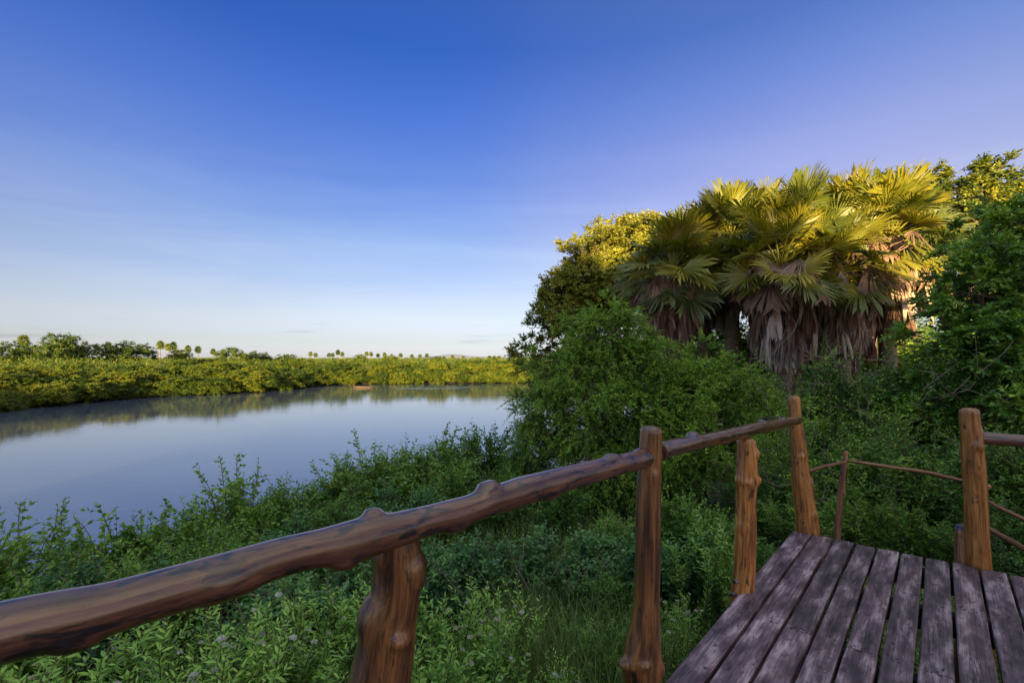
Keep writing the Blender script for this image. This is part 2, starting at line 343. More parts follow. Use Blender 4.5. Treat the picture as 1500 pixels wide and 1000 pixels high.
# ------------------------------------------------------------------ deck
def dk(s, t, z=0.0): return np.array([s * .755 + t * .656, -s * .656 + t * .755, z])
def vnoise(x, r, amp=1.0, n=6, f0=1.0):
    y = np.zeros_like(x)
    for i in range(n): y += np.sin(x * f0 * (1.0 + i * .9) + r.uniform(0, 6.28)) / (1 + i)
    return y * amp
deck = empty('wooden_deck', dk(-.2, 3.0)); tag(deck, 'weathered purple grey plank viewing deck with dark gaps between its boards', 'deck')
DL = np.array(deck.location)
JO = [-1.4, -.4, .6, 1.5, 2.32, 3.31, 4.29, 5.05]
def plank(s0, s1, t0, t1, r, seed):
    n = max(8, int((t1 - t0) / .08)); t = np.linspace(t0, t1, n)
    e0 = s0 + vnoise(t, r, .0009, 5, 3); e1 = s1 + vnoise(t, r, .0009, 5, 3)
    zt = vnoise(t, r, .0015, 4, 2) + r.uniform(-.002, .002); tilt = r.normal(0, .002)
    b = .006
    prof = [(0, -.055, 0), (0, -b, 0), (0, 0, b), (.5, .0015, 0), (1, 0, -b), (1, -b, 0), (1, -.055, 0)]
    k = len(prof); V = np.empty((n, k, 3)); R = np.empty((n, k, 3))
    for i, (f, z, ds) in enumerate(prof):
        ss = e0 + (e1 - e0) * f + ds; zz = z + zt + tilt * (f - .5) * 2
        V[:, i, 0] = ss * .755 + t * .656; V[:, i, 1] = -ss * .656 + t * .755; V[:, i, 2] = zz
        R[:, i, 0] = ss + seed * 3.3; R[:, i, 1] = z + seed * 1.7; R[:, i, 2] = t + seed * 5.1
    a = np.arange(n - 1)[:, None]; c = np.arange(k)[None]
    q = np.stack([a * k + c, a * k + (c + 1) % k, (a + 1) * k + (c + 1) % k, (a + 1) * k + c], -1).reshape(-1, 4)
    mb = MB(); mb.add(V.reshape(-1, 3) - DL, q, rest=R.reshape(-1, 3))
    ends = np.array([list(range(k))[::-1], [(n - 1) * k + i for i in range(k)]])
    mb.Fa.append(ends); mb.A.append(np.full(2, .5, np.float32)); mb.M.append(np.zeros(2, np.int32))
    th = np.arange(8) * PI / 4
    for j in JO:
        if not (t0 + .0 < j < t1 + .08): continue
        for q_ in range(r.integers(3, 7)):
            ss = r.uniform(s0 + .015, s1 - .015); tt = min(j + r.normal(0, .018), t1 - .008); tt = max(tt, t0 + .008); rad = r.uniform(.0045, .0075)
            zz = np.interp(tt, t, zt) + .0022 + tilt * ((ss - s0) / (s1 - s0) - .5) * 2
            c0 = dk(ss, tt, zz) - DL
            mb.add(c0 + np.column_stack([np.cos(th) * rad, np.sin(th) * rad, 0 * th]), [list(range(8))], mat=1)
    return mb.build('plank', [M['deck'], M['nail']], deck)
rp_ = np.random.default_rng(3)
s_edges = [-1.020, -.872, -.706, -.550, -.401, -.242, -.090, .069, .232, .385] + [.385 + .157 * (i + 1) for i in range(10)]
for i in range(len(s_edges) - 1):
    s0 = s_edges[i] + .009; s1 = s_edges[i + 1] - .009
    if i == 0: s0 = -1.030
    tend = 5.175 + rp_.uniform(-.012, .012)
    cuts = [-1.6, tend]
    if i in (2, 4, 6, 9, 12, 15): cuts = [-1.6, 3.305 + rp_.uniform(-.02, .02), tend]
    elif i in (0, 3, 5, 8, 11): cuts = [-1.6, .6, tend]
    for a, b in zip(cuts[:-1], cuts[1:]):
        plank(s0, s1, a + .002, b - .002, rp_, i * 2.0 + a * .37)
def deck_box(name, s0, s1, t0, t1, z0, z1):
    c = [dk(a, b, z) - DL for z in (z0, z1) for a, b in ((s0, t0), (s1, t0), (s1, t1), (s0, t1))]
    rest = [(z, a, b) if (s1 - s0) < (t1 - t0) else (z, b, a) for z in (z0, z1) for a, b in ((s0, t0), (s1, t0), (s1, t1), (s0, t1))]
    mb = MB(); mb.add(c, [[0, 3, 2, 1], [4, 5, 6, 7], [0, 1, 5, 4], [1, 2, 6, 5], [2, 3, 7, 6], [3, 0, 4, 7]], rest=rest)
    return mb.build(name, M['joist'], deck)
for j in JO: deck_box('joist', -1.0, 1.9, j - .035, j + .035, -.20, -.059)
for s in (-.9, .5, 1.85): deck_box('beam', s - .05, s + .05, -1.5, 5.1, -.36, -.204)

# ------------------------------------------------------------------ logs
def log(name, path, rad, mat, parent, knots=(), r=None, sides=28, step=.014, rough=.05, ell=0.06, origin=None, flip_end=(.5, .5)):
    """one continuous debarked log: path (k,3), radius per path point, knots (arc fraction, angle, height, width)"""
    r = r or np.random.default_rng(len(name))
    path = np.asarray(path, float); rad = np.asarray(rad, float)
    seg = np.concatenate([[0], np.cumsum(np.linalg.norm(np.diff(path, axis=0), axis=1))]); Lt = seg[-1]
    n = max(12, int(Lt / step)); s = np.linspace(0, Lt, n)
    def interp(v):   # smooth (Catmull-like) interpolation by repeated smoothing
        y = np.interp(s, seg, v); w = max(3, int(.10 / step)); ker = np.hanning(w + 2)[1:-1]; ker /= ker.sum()
        pad = np.concatenate([2 * y[0] - y[w:0:-1], y, 2 * y[-1] - y[-2:-w - 2:-1]]); return np.convolve(pad, ker, 'same')[w:-w]
    P = np.stack([interp(path[:, i]) for i in range(3)], 1); R = interp(rad)
    T = nrm(np.gradient(P, axis=0)); ref = np.array([0, 0, 1.]) if abs(T[n // 2, 2]) < .7 else np.array([0, -1., 0])
    A = nrm(ref - (T @ ref)[:, None] * T); B = np.cross(T, A)
    th = np.arange(sides) * 2 * PI / sides
    S, TH = np.meshgrid(s, th, indexing='ij')
    dr = np.zeros_like(S)
    for i in range(7):
        kk = r.integers(1, 4); dr += r.uniform(.4, 1) * np.sin(kk * TH + r.uniform(0, 6.28) + S * r.uniform(-6, 6)) * np.sin(S * r.uniform(2, 11) + r.uniform(0, 6.28))
    RR = R[:, None] * (1 + rough * .35 * dr + ell * np.cos(2 * TH + r.uniform(0, 6)))
    off = np.zeros((n, sides, 3))
    for (f, a, h, w) in knots:
        da = (TH - a + PI) % (2 * PI) - PI
        q = np.sqrt(((S - f * Lt) / w) ** 2 + (da * R[:, None] / w) ** 2)
        bump = .72 / (1 + (q / .72) ** 8) + .33 * np.exp(-(q / 1.15) ** 2)
        RR = RR + h * bump
    # rounded ends
    for e, fl in ((0, flip_end[0]), (1, flip_end[1])):
        dist = s if e == 0 else Lt - s
        rr = R.mean() * fl * .5
        RR *= np.sqrt(np.clip(1 - (np.clip(1 - dist / rr, 0, 1)) ** 2 * .55, .1, 1))[:, None]
    V = P[:, None] + RR[..., None] * (A[:, None] * np.cos(TH)[..., None] + B[:, None] * np.sin(TH)[..., None])
    o = np.zeros(3) if origin is None else np.asarray(origin)
    so = r.uniform(0, 50)
    rest = np.stack([RR * np.cos(TH) + so, RR * np.sin(TH), S], -1)
    mb = MB(); i = np.arange(n - 1)[:, None]; j = np.arange(sides)[None]
    q = np.stack([i * sides + j, (i + 1) * sides + j, (i + 1) * sides + (j + 1) % sides, i * sides + (j + 1) % sides], -1).reshape(-1, 4)
    mb.add(V.reshape(-1, 3) - o, q, rest=rest.reshape(-1, 3))
    for e, row in ((0, 0), (1, n - 1)):
        c = V[row].mean(0); ring = V[row]
        inner = c + (ring - c) * .5 + T[row] * (.004 if e else -.004)
        vv = np.concatenate([ring, inner, [c + T[row] * (.005 if e else -.005)]]) - o
        a = np.arange(sides); b = (a + 1) % sides
        rs = np.concatenate([rest[row], rest[row] * .5, rest[row][:1] * 0]) + 9
        f4 = np.stack([a, b, sides + b, sides + a], 1); f3 = np.stack([sides + a, sides + b, np.full(sides, 2 * sides)], 1)
        if e == 0: f4 = f4[:, ::-1]; f3 = f3[:, ::-1]
        base = mb.n; mb.add(vv, f4, rest=rs); mb.Fa.append(f3 + base); mb.A.append(np.full(sides, .5, np.float32)); mb.M.append(np.zeros(sides, np.int32))
    return mb.build(name, mat, parent, smooth=True)

railing = empty('log_railing', (0.68, 2.45, 0.0)); tag(railing, 'long knotted log railing running along the left edge of the deck', 'railing')
RO = np.array(railing.location)
# line of the rail in plan, and the depth at which a photo column meets it
RL = np.array([(-3.2, -1.05), (-.97, .952), (.66, 2.43), (2.74, 4.56)])
def rail_pt(px, py):
    k = (px - 750) / F
    for a, b in zip(RL[:-1], RL[1:]):
        ab = b - a; den = ab[0] - k * ab[1]
        t = (k * a[1] - a[0]) / den
        if -.001 <= t <= 1.001 and (a + t * ab)[1] > 0: return at(px, py, (a + t * ab)[1])
    a, b = RL[-2], RL[-1]; ab = b - a; t = (k * a[1] - a[0]) / (ab[0] - k * ab[1]); return at(px, py, (a + t * ab)[1])
pth = [(0, 926, 92), (80, 908, 86), (151, 893, 77), (280, 856, 68), (420, 813, 57), (470, 802, 55), (520, 790, 58), (560, 781, 54), (620, 764, 45), (692, 744, 40),
       (764, 719, 44), (836, 699, 37), (908, 680, 30), (962, 667, 27)]
pts = [np.array([-3.1, -.95, 1.10]), np.array([-2.2, -.12, 1.08]), np.array([-1.5, .5, 1.07])]; rad = [.075, .068, .064]
for x, y, t in pth:
    p_ = rail_pt(x, y); pts.append(p_); rad.append(t * .5 * .955 / F * p_[1])
Lp = np.concatenate([[0], np.cumsum(np.linalg.norm(np.diff(pts, axis=0), axis=1))])
def frac(x): # arc fraction of a photo column
    xs_ = [-9e3, -8e3, -7e3] + [q[0] for q in pth]; return float(np.interp(x, xs_, Lp) / Lp[-1])
log('handrail', pts, rad, M['rail'], railing, origin=RO, r=np.random.default_rng(11), rough=.03, ell=.02,
    knots=[(frac(550), -.40, .024, .040), (frac(716), -.15, .026, .052), (frac(520), -2.35, .020, .060), (frac(500), 3.0, .018, .05), (frac(663), 3.0, .016, .06), (frac(861), -.7, .012, .016),
           (frac(895), .1, .012, .05), (frac(330), 2.6, .010, .08), (frac(115), 2.9, .014, .05), (frac(940), -.4, .010, .06), (frac(800), 2.8, .010, .05)])
pth2 = [(968, 660, 27), (1000, 652, 24), (1050, 641, 20.5), (1090, 632, 19.5), (1107, 627, 18), (1135, 622, 15.5), (1168, 615.5, 13.5)]
pts = []; rad = []
for x, y, t in pth2:
    p_ = rail_pt(x, y); pts.append(p_); rad.append(t * .53 * .96 / F * p_[1])
log('handrail', pts, rad, M['rail'], railing, origin=RO, r=np.random.default_rng(5), rough=.06,
    knots=[(.16, -.3, .022, .045), (.63, -.2, .014, .035), (.82, -.2, .012, .05), (.33, 2.6, .010, .05)])
GL = -1.5
def post_path(rows, d, gx_=None):
    """rows: (photo y, centre x, width) at forward distance d, extended to the ground"""
    P = [at(x, y, d) for y, x, w in rows]; R = [w * .5 / F * d for y, x, w in rows]
    a, b = P[-2], P[-1]; dirn = (b - a) / max(1e-3, abs(b[2] - a[2])); last = b + dirn * (b[2] - GL) * .6; last[2] = GL
    if gx_ is not None: last[0] = gx_
    return P + [last], R + [R[-1] * 1.1]
P, R = post_path([(768, 581, 60), (800, 581, 68), (850, 581, 68), (880, 578, 70), (910, 568, 82), (935, 566, 82), (960, 562, 86), (1000, 554, 92), (1060, 545, 96)], 1.575)
log('post', P, R, M['darkpost'], railing, origin=RO, r=np.random.default_rng(21), knots=[(.055, -1.35, .022, .06), (.11, 1.2, .016, .07), (.128, -.65, .020, .032), (.03, .6, .010, .05)], rough=.05)
P, R = post_path([(625, 954, 30), (670, 952, 32), (720, 950, 33.5), (800, 949, 34), (880, 947, 36), (920, 945, 42), (950, 942, 50), (975, 941, 56), (1000, 941, 52), (1040, 943, 46)], 2.46, .66)
log('post', P, R, M['darkpost'], railing, origin=RO, r=np.random.default_rng(22), knots=[(.425, 1.25, .030, .032), (.417, .15, .016, .026), (.43, -1.1, .012, .04), (.09, -.5, .006, .05)], rough=.04)
P, R = post_path([(642, 1093, 25), (660, 1094, 26), (690, 1094, 28), (704, 1094, 29), (730, 1093, 26), (780, 1092, 27), (830, 1091, 28), (865, 1087, 30), (900, 1085, 30)], 3.42)
p3 = log('post', P, R, M['post'], railing, origin=RO, r=np.random.default_rng(23), knots=[(.04, -1.25, .018, .035), (.112, -1.3, .022, .034), (.112, 1.4, .014, .035), (.118, .3, .012, .03), (.24, .7, .008, .05)], rough=.07)
bolt_r = np.random.default_rng(2)
for (x, y) in ((1077, 851), (1073, 870)):
    c = at(x, y, 3.38) - RO; mb = MB(); tubes(mb, [c + (.03, .01, 0), c + (-.012, -.01, 0)], [.012, .012], 8); tubes(mb, [c + (-.008, -.008, 0), c + (-.016, -.014, 0)], [.02, .018], 8)
    mb.build('bolt', M['bolt'], p3, smooth=False)
P, R = post_path([(580, 1163, 18), (610, 1165, 19), (640, 1168, 20), (680, 1172, 24), (700, 1173, 26), (730, 1177, 29), (760, 1181, 32), (778, 1183, 34), (800, 1184, 34)], 4.60)
log('post', P, R, M['post'], railing, origin=RO, r=np.random.default_rng(24), knots=[(.20, .2, .010, .03), (.3, -1.4, .02, .08), (.40, -.5, .012, .05)], rough=.08)

right_rail = empty('log_railing', (3.58, 3.8, 0)); tag(right_rail, 'short log railing with a stout orange post at the far right of the deck', 'railing')
RO2 = np.array(right_rail.location)
P, R = post_path([(598, 1419, 24), (625, 1421, 25), (645, 1424, 27), (680, 1426, 29), (720, 1428, 28), (780, 1431, 29), (815, 1433, 30), (840, 1434, 30)], 3.83)
log('post', P, R, M['post'], right_rail, origin=RO2, r=np.random.default_rng(25), knots=[(.105, .25, .014, .045), (.225, -1.55, .045, .030), (.07, -1.0, .008, .05)], rough=.05)
e_ = np.array([.755, -.656, 0]); a_ = at(1436, 641, 3.80)
log('handrail', [a_ - e_ * .02, a_ + e_ * .3, a_ + e_ * .9 + (0, 0, .02), a_ + e_ * 1.6], [.046, .042, .045, .045], M['rail'], right_rail, origin=RO2, r=np.random.default_rng(8), rough=.08)
b_ = a_ + e_ * 1.62; b_[2] = 1.2
log('post', [b_, b_ - (0, 0, .6), b_ - (0, 0, 1.3), b_ - (0, 0, 2.7)], [.065, .07, .075, .08], M['post'], right_rail, origin=RO2, r=np.random.default_rng(9), rough=.07)
P, R = post_path([(768, 1414, 17), (785, 1412, 20), (805, 1412, 21), (826, 1413, 21), (850, 1413, 21)], 3.92)
stub = log('stub_post', P, R, M['stick'], right_rail, origin=RO2, r=np.random.default_rng(26), rough=.1, knots=[(.04, 1.2, .012, .03)])
c = at(1413, 772, 3.92) - RO2; th = np.linspace(0, 4 * PI, 40); mb = MB()
tubes(mb, np.column_stack([c[0] + .055 * np.cos(th), c[1] + .055 * np.sin(th), c[2] - .012 + th * .0022 + .006 * np.sin(th * 1.5)]), np.full(40, .005), 6)
tubes(mb, np.array([c + (.03, -.045, .0), c + (.05, -.05, .10), c + (.06, -.03, .22)]), [.005, .005, .004], 6)
mb.build('rope', M['rope'], stub, smooth=True)

stick = empty('stick_fence', dk(-.74, 6.0, -1.4)); tag(stick, 'thin barked stick fence beyond the gap between two orange posts', 'fence')
SO = np.array(stick.location)
def wz(px, py, t):
    k = (px - 750) / F; s = (k * .755 * t - .656 * t) / (.755 + k * .656); d = -.656 * s + .755 * t; return at(px, py, d)
P, R = post_path([(660, 1239, 6), (675, 1238, 7), (700, 1234, 8.5), (730, 1231, 8.5), (760, 1228, 9), (785, 1226, 9)], 5.02)
log('post', P, R, M['stick'], stick, origin=SO, r=np.random.default_rng(31), sides=14, rough=.12, knots=[(.1, 1, .01, .02), (.2, -1, .012, .03)])
log('rail', [at(1186, 690, 4.66), wz(1205, 683, 5.5), wz(1240, 676, 5.95)], [.015, .016, .015], M['stick'], stick, origin=SO, r=np.random.default_rng(32), sides=12, rough=.12)
log('rail', [wz(1238, 674, 6.02), wz(1300, 683, 6.0), wz(1360, 692, 6.0), wz(1415, 705, 6.0), wz(1438, 718, 6)], [.016, .018, .018, .017, .014], M['stick'], stick, origin=SO, r=np.random.default_rng(33), sides=12, rough=.12)
log('rail', [wz(1436, 728, 6.04), wz(1470, 746, 6.0), wz(1500, 760, 6.0), wz(1560, 792, 6.0)], [.015, .017, .018, .016], M['stick'], stick, origin=SO, r=np.random.default_rng(34), sides=12, rough=.12)
log('rail', [wz(1436, 768, 5.7), wz(1470, 786, 5.7), wz(1500, 803, 5.7), wz(1560, 835, 5.7)], [.02, .022, .022, .02], M['stick'], stick, origin=SO, r=np.random.default_rng(35), sides=12, rough=.15)
b_ = wz(1556, 780, 5.9)
log('post', [b_ + (0, 0, .12), b_ - (0, 0, .5), b_ - (0, 0, 1.8)], [.03, .034, .036], M['stick'], stick, origin=SO, r=np.random.default_rng(36), sides=14, rough=.12)

# ------------------------------------------------------------------ plants: one of each kind, then copies
def shrub_parts(seed, h, spread, nst, lL, lW, m, dens, mat, tmpl=LEAF8, sag=.15, upright=.6, leaders=4, vbase=.5, sublen=.28, up=.6):
    """many-stemmed shrub of height h: returns (stem mesh, foliage mesh)"""
    r = np.random.default_rng(seed); lf, wd = MB(), MB()
    for k in range(nst):
        a = r.uniform(0, 2 * PI); b0 = np.array([math.cos(a), math.sin(a), 0]) * r.uniform(0, .18) * spread
        out_ = np.array([math.cos(a), math.sin(a), 0]) * spread * r.uniform(.15, 1.0)
        hh_ = h * r.uniform(.55, .95) * (1 - .35 * (np.linalg.norm(out_) / spread) ** 2)
        t = np.linspace(0, 1, 8)[:, None]
        P = b0 + out_ * t ** 1.2 + np.array([0, 0, hh_]) * (t ** .9) + np.cumsum(r.normal(0, .02 * h, (8, 3)), 0) * np.array([1, 1, .3]); P[0] = b0
        tubes(wd, P, np.linspace(.016, .005, 8) * (h / 2) ** .5, 5, r.uniform())
        ns = int(dens * (1.1 - .2 * r.uniform()))
        ti = r.uniform(.22, 1, ns) ** .75 * 7; i0 = np.clip(ti.astype(int), 0, 6); fr = (ti - i0)[:, None]
        Q = P[i0] * (1 - fr) + P[i0 + 1] * fr; T = nrm(P[i0 + 1] - P[i0])
        az = r.uniform(0, 2 * PI, ns); rad = np.column_stack([np.cos(az), np.sin(az), 0 * az]) + .5 * nrm(out_ + 1e-6)
        U = T * upright + rad * .8 + np.array([0, 0, .25])
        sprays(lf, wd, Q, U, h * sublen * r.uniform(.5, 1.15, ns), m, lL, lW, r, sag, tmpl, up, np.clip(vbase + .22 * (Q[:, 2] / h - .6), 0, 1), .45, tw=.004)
        sprays(lf, wd, P[-1:], nrm(P[-1:] - P[-2:-1]) + r.normal(0, .15, (1, 3)), h * .22, m, lL, lW, r, .05, tmpl, up, vbase + .12, .3, tw=.004)
    for k in range(leaders):     # long shoots that stand above the rest
        a = r.uniform(0, 2 * PI); b0 = np.array([math.cos(a), math.sin(a), 0]) * spread * r.uniform(.1, .7) + np.array([0, 0, h * r.uniform(.55, .72)])
        e = b0 + np.array([math.cos(a) * .15 * h, math.sin(a) * .15 * h, h * r.uniform(.28, .45)])
        P = limb(b0, e, r, 6, .06); tubes(wd, P, np.linspace(.007, .003, 6), 4, .5)
        Q = P[r.integers(0, 5, 6)]; U = (e - b0) / h + .5 * rdir(6, r)
        sprays(lf, wd, Q, U, h * .11, max(4, m // 2), lL * .9, lW * .9, r, .05, tmpl, .4, vbase + .1, .3, tw=.003)
        sprays(lf, wd, P[1:2], (P[-1] - P[1])[None], np.linalg.norm(P[-1] - P[1]), m + 6, lL, lW, r, .0, tmpl, .4, vbase + .1, .3, tw=.003)
    return wd, lf

def make_shrub(name, mat, *a, **k):
    root = empty(name); wd, lf = shrub_parts(*a, mat, **k)
    wd.build('stem', M['twig'], root, smooth=True); lf.build('foliage', mat, root)
    return root

def make_weed(seed, h, nst, mat, head=None, lL=.055, lW=.013, spread=.22, name='weed'):
    r = np.random.default_rng(seed); lf, wd, heads = MB(), MB(), []; root = empty(name)
    for k in range(nst):
        a = r.uniform(0, 2 * PI); q = r.uniform(.1, 1) * spread
        b0 = np.array([math.cos(a), math.sin(a), 0]) * q * .5; hh_ = h * r.uniform(.6, 1)
        e = b0 + np.array([math.cos(a) * q, math.sin(a) * q, hh_]); P = limb(b0, e, r, 6, .05)
        tubes(wd, P, np.linspace(.005, .002, 6), 4, .4)
        nl = int(hh_ / .0085)
        t = np.linspace(.12, 1, nl); Pt = np.stack([np.interp(t * 5, np.arange(6), P[:, i]) for i in range(3)], 1)
        ph = np.arange(nl) * 2.4 + r.uniform(0, 6); rad = np.column_stack([np.cos(ph), np.sin(ph), 0 * ph])
        sz = (1.15 - .55 * t) * r.uniform(.8, 1.15, nl)
        leaves(lf, Pt, rad + np.array([0, 0, 1.0]) + .15 * r.normal(size=(nl, 3)), np.array([0, 0, 1.]) - rad * .7 + .2 * r.normal(size=(nl, 3)), lL * sz, lW * sz, np.clip(.25 + .5 * t + r.normal(0, .1, nl), 0, 1), LEAF8)
        nb = 7; ti = r.uniform(.45, .95, nb); Q = np.stack([np.interp(ti * 5, np.arange(6), P[:, i]) for i in range(3)], 1)
        az = r.uniform(0, 6.28, nb); U = np.column_stack([np.cos(az) * .7, np.sin(az) * .7, np.ones(nb)])
        sprays(lf, wd, Q, U, hh_ * .22, 12, lL * .75, lW * .85, r, 0, LEAF8, .5, .65, .3, tw=.002)
        if head:
            tops = ([e + (0, 0, .01)] if r.uniform() < .8 else []) + [Q[i] + nrm(U[i]) * hh_ * .24 for i in range(nb) if r.uniform() < .16]
            for tp in tops:      # one rounded, bumpy head of tiny florets
                R0 = r.uniform(.009, .019); a_ = np.arange(16) * PI / 8; el_ = np.linspace(-.35, PI / 2 - .12, 6); A_, E_ = np.meshgrid(a_, el_)
                rr = R0 * (1 + r.uniform(-.28, .34, A_.shape)); V = np.stack([rr * np.cos(E_) * np.cos(A_), rr * np.cos(E_) * np.sin(A_), .55 * rr * np.sin(E_) + r.normal(0, .0025, A_.shape)], -1).reshape(-1, 3)
                V = np.concatenate([V, [[0, 0, .55 * R0]]]) + tp; hm = MB(); q_ = np.arange(16)
                for e_ in range(5): hm.add(V, np.stack([e_ * 16 + q_, e_ * 16 + (q_ + 1) % 16, (e_ + 1) * 16 + (q_ + 1) % 16, (e_ + 1) * 16 + q_], 1)) if e_ == 0 else (hm.Fa.append(np.stack([e_ * 16 + q_, e_ * 16 + (q_ + 1) % 16, (e_ + 1) * 16 + (q_ + 1) % 16, (e_ + 1) * 16 + q_], 1)), hm.A.append(np.full(16, .5, np.float32)), hm.M.append(np.zeros(16, np.int32)))
                hm.Fa.append(np.stack([80 + q_, 80 + (q_ + 1) % 16, np.full(16, 96)], 1)); hm.A.append(np.full(16, .5, np.float32)); hm.M.append(np.zeros(16, np.int32))
                heads.append(hm)
    wd.build('stem', M['twig'], root, smooth=True); lf.build('foliage', mat, root)
    for hm in heads: hm.build('flower_head', M[head], root)
    return root

def tree_parts(seed, lobes, trunk_h, trunk_r, lL, lW, per=7, m=9, clump=.5, lean=(0, 0), tmpl=LEAF4, sag=.25, up=.6, shell=.45, branch_r=.02, vspread=.5, outw=.8, limb_r=None, tw=.008, form=False):
    """lobes: (x, y, z, rx, ry, rz, number of leaf clumps, value offset)"""
    r = np.random.default_rng(seed); lf, br, tr = MB(), MB(), MB()
    top = np.array([lean[0], lean[1], trunk_h])
    P = limb((0, 0, -.3), top, r, 8, .05); tubes(tr, P, np.linspace(trunk_r * 1.25, trunk_r * .75, 8), 10)
    for (x, y, z, rx, ry, rz, nc, vo) in lobes:
        c = np.array([x, y, z], float); R3 = np.array([rx, ry, rz])
        start = P[r.integers(5, 8)]
        Lb = limb(start, c - np.array([0, 0, rz * .25]), r, 7, .12); lr = limb_r or trunk_r * .5
        tubes(tr, Lb, np.linspace(lr, branch_r * 1.3, 7), 6, .5)
        d = rdir(nc, r); rad = r.uniform(0, 1, nc) ** shell
        n_ = 1 + .14 * np.sin(d[:, 0] * 5 + seed) * np.sin(d[:, 1] * 6 + 2 * seed) + .18 * np.sin(d[:, 2] * 7 + seed)
        C = c + d * rad[:, None] * R3 * n_[:, None]
        # secondary limbs, each carrying nearby clumps
        k2 = max(2, nc // 9); hub = c + rdir(k2, r) * R3 * .45
        for h_ in hub: tubes(br, limb(Lb[r.integers(4, 7)], h_, r, 5, .1), np.linspace(branch_r * 1.2, branch_r * .7, 5), 5, r.uniform())
        near = hub[np.argmin(np.linalg.norm(C[:, None] - hub[None], axis=2), axis=1)]
        mid = (near + C) / 2 + r.normal(0, .1, C.shape) * R3 * .6
        tubes(br, np.stack([near, mid, C], 1), np.array([[branch_r * .6, branch_r * .45, branch_r * .3]]) * np.ones((nc, 1)), 4, r.uniform(0, 1, nc))
        Q = np.repeat(C, per, 0); dd = np.repeat(d, per, 0)
        U = dd * outw + .75 * rdir(len(Q), r) + np.array([0, 0, .22])
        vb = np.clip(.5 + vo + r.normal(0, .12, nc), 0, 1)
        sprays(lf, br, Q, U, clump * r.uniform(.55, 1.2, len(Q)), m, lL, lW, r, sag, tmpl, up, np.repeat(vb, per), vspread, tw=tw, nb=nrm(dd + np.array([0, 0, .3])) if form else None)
    return tr, br, lf
def make_tree(name, mat, *a, bark='bark', **k):
    root = empty(name); tr, br, lf = tree_parts(*a, **k)
    tr.build('trunk', M[bark], root, smooth=True)
    cr = lf.build('crown', mat, root); br.build('branch', M['twig'], cr, smooth=True)
    return root

def place(root, used, px, top, d, h0, label, cat, group=None, w=1.0, rz=None, r=rng):
    """stand a plant of natural height h0 at photo column px and distance d so that its top meets photo row top"""
    p_ = at(px, top, d); g = gz(p_[0], p_[1]); s = (p_[2] - g) / h0
    rz = r.uniform(0, 2 * PI) if rz is None else rz
    sc = (s * w, s * w, s)
    if used:
        o = copy_tree(root, (p_[0], p_[1], g), rz, sc)
    else:
        o = root; o.location = (p_[0], p_[1], g); o.rotation_euler = (0, 0, rz); o.scale = sc
    for k in ('label', 'category', 'group'):
        if k in o: del o[k]
    return tag(o, label, cat, group)
class Kind:
    def __init__(s, root, h, cat): s.root, s.h, s.cat, s.used = root, h, cat, False
    def put(s, px, top, d, label, group=None, w=1.0, rz=None):
        o = place(s.root, s.used, px, top, d, s.h, label, s.cat, group, w, rz); s.used = True; return o
#PART2

# ------------------------------------------------------------------ fan palms
def fan(mb, c, axis, nml, R, nseg, span, r, var, droop=.12, fold=.25, split=.41, jit=.035, ridge=.55):
    axis = nrm(axis); side = nrm(np.cross(axis, nml)); nml = np.cross(side, axis)
    a = np.linspace(-span, span, nseg) + r.normal(0, jit, nseg) * .5; da = 2 * span / (nseg - 1)
    ln = R * (.70 + .30 * np.cos(a * .62)) * r.uniform(.90, 1.05, nseg)
    def pt(rad, ang, z):
        w = np.abs(np.sin(np.clip(ang, -PI / 2, PI / 2)))
        v = c + rad[:, None] * (np.cos(ang)[:, None] * axis + np.sin(ang)[:, None] * side) + ((z + fold * w * rad)[:, None]) * nml
        v[:, 2] -= droop * R * (rad / R) ** 2.2
        return v
    sp = split * r.uniform(.9, 1.1, nseg)
    c0 = np.broadcast_to(c, (nseg, 3)).copy()
    Lp = pt(ln * sp, a - da * .5, 0 * a); Rp = pt(ln * sp, a + da * .5, 0 * a); Mp = pt(ln * sp, a, ridge * ln * sp * da)
    L2 = pt(ln * .82, a - da * .20 + r.normal(0, jit, nseg), 0 * a); R2 = pt(ln * .82, a + da * .14 + r.normal(0, jit, nseg), 0 * a)
    Tp = pt(ln, a + r.normal(0, jit, nseg), -ln * r.uniform(0, .10, nseg))
    V = np.stack([c0, Lp, Mp, Rp, L2, R2, Tp], 1).reshape(-1, 3)
    f = np.array([[0, 1, 2], [0, 2, 3], [1, 4, 2], [4, 5, 2], [2, 5, 3], [4, 6, 5]])
    mb.add(V, (f[None] + (np.arange(nseg) * 7)[:, None, None]).reshape(-1, 3), np.clip(np.repeat(var + r.normal(0, .07, nseg), 6), 0, 1))

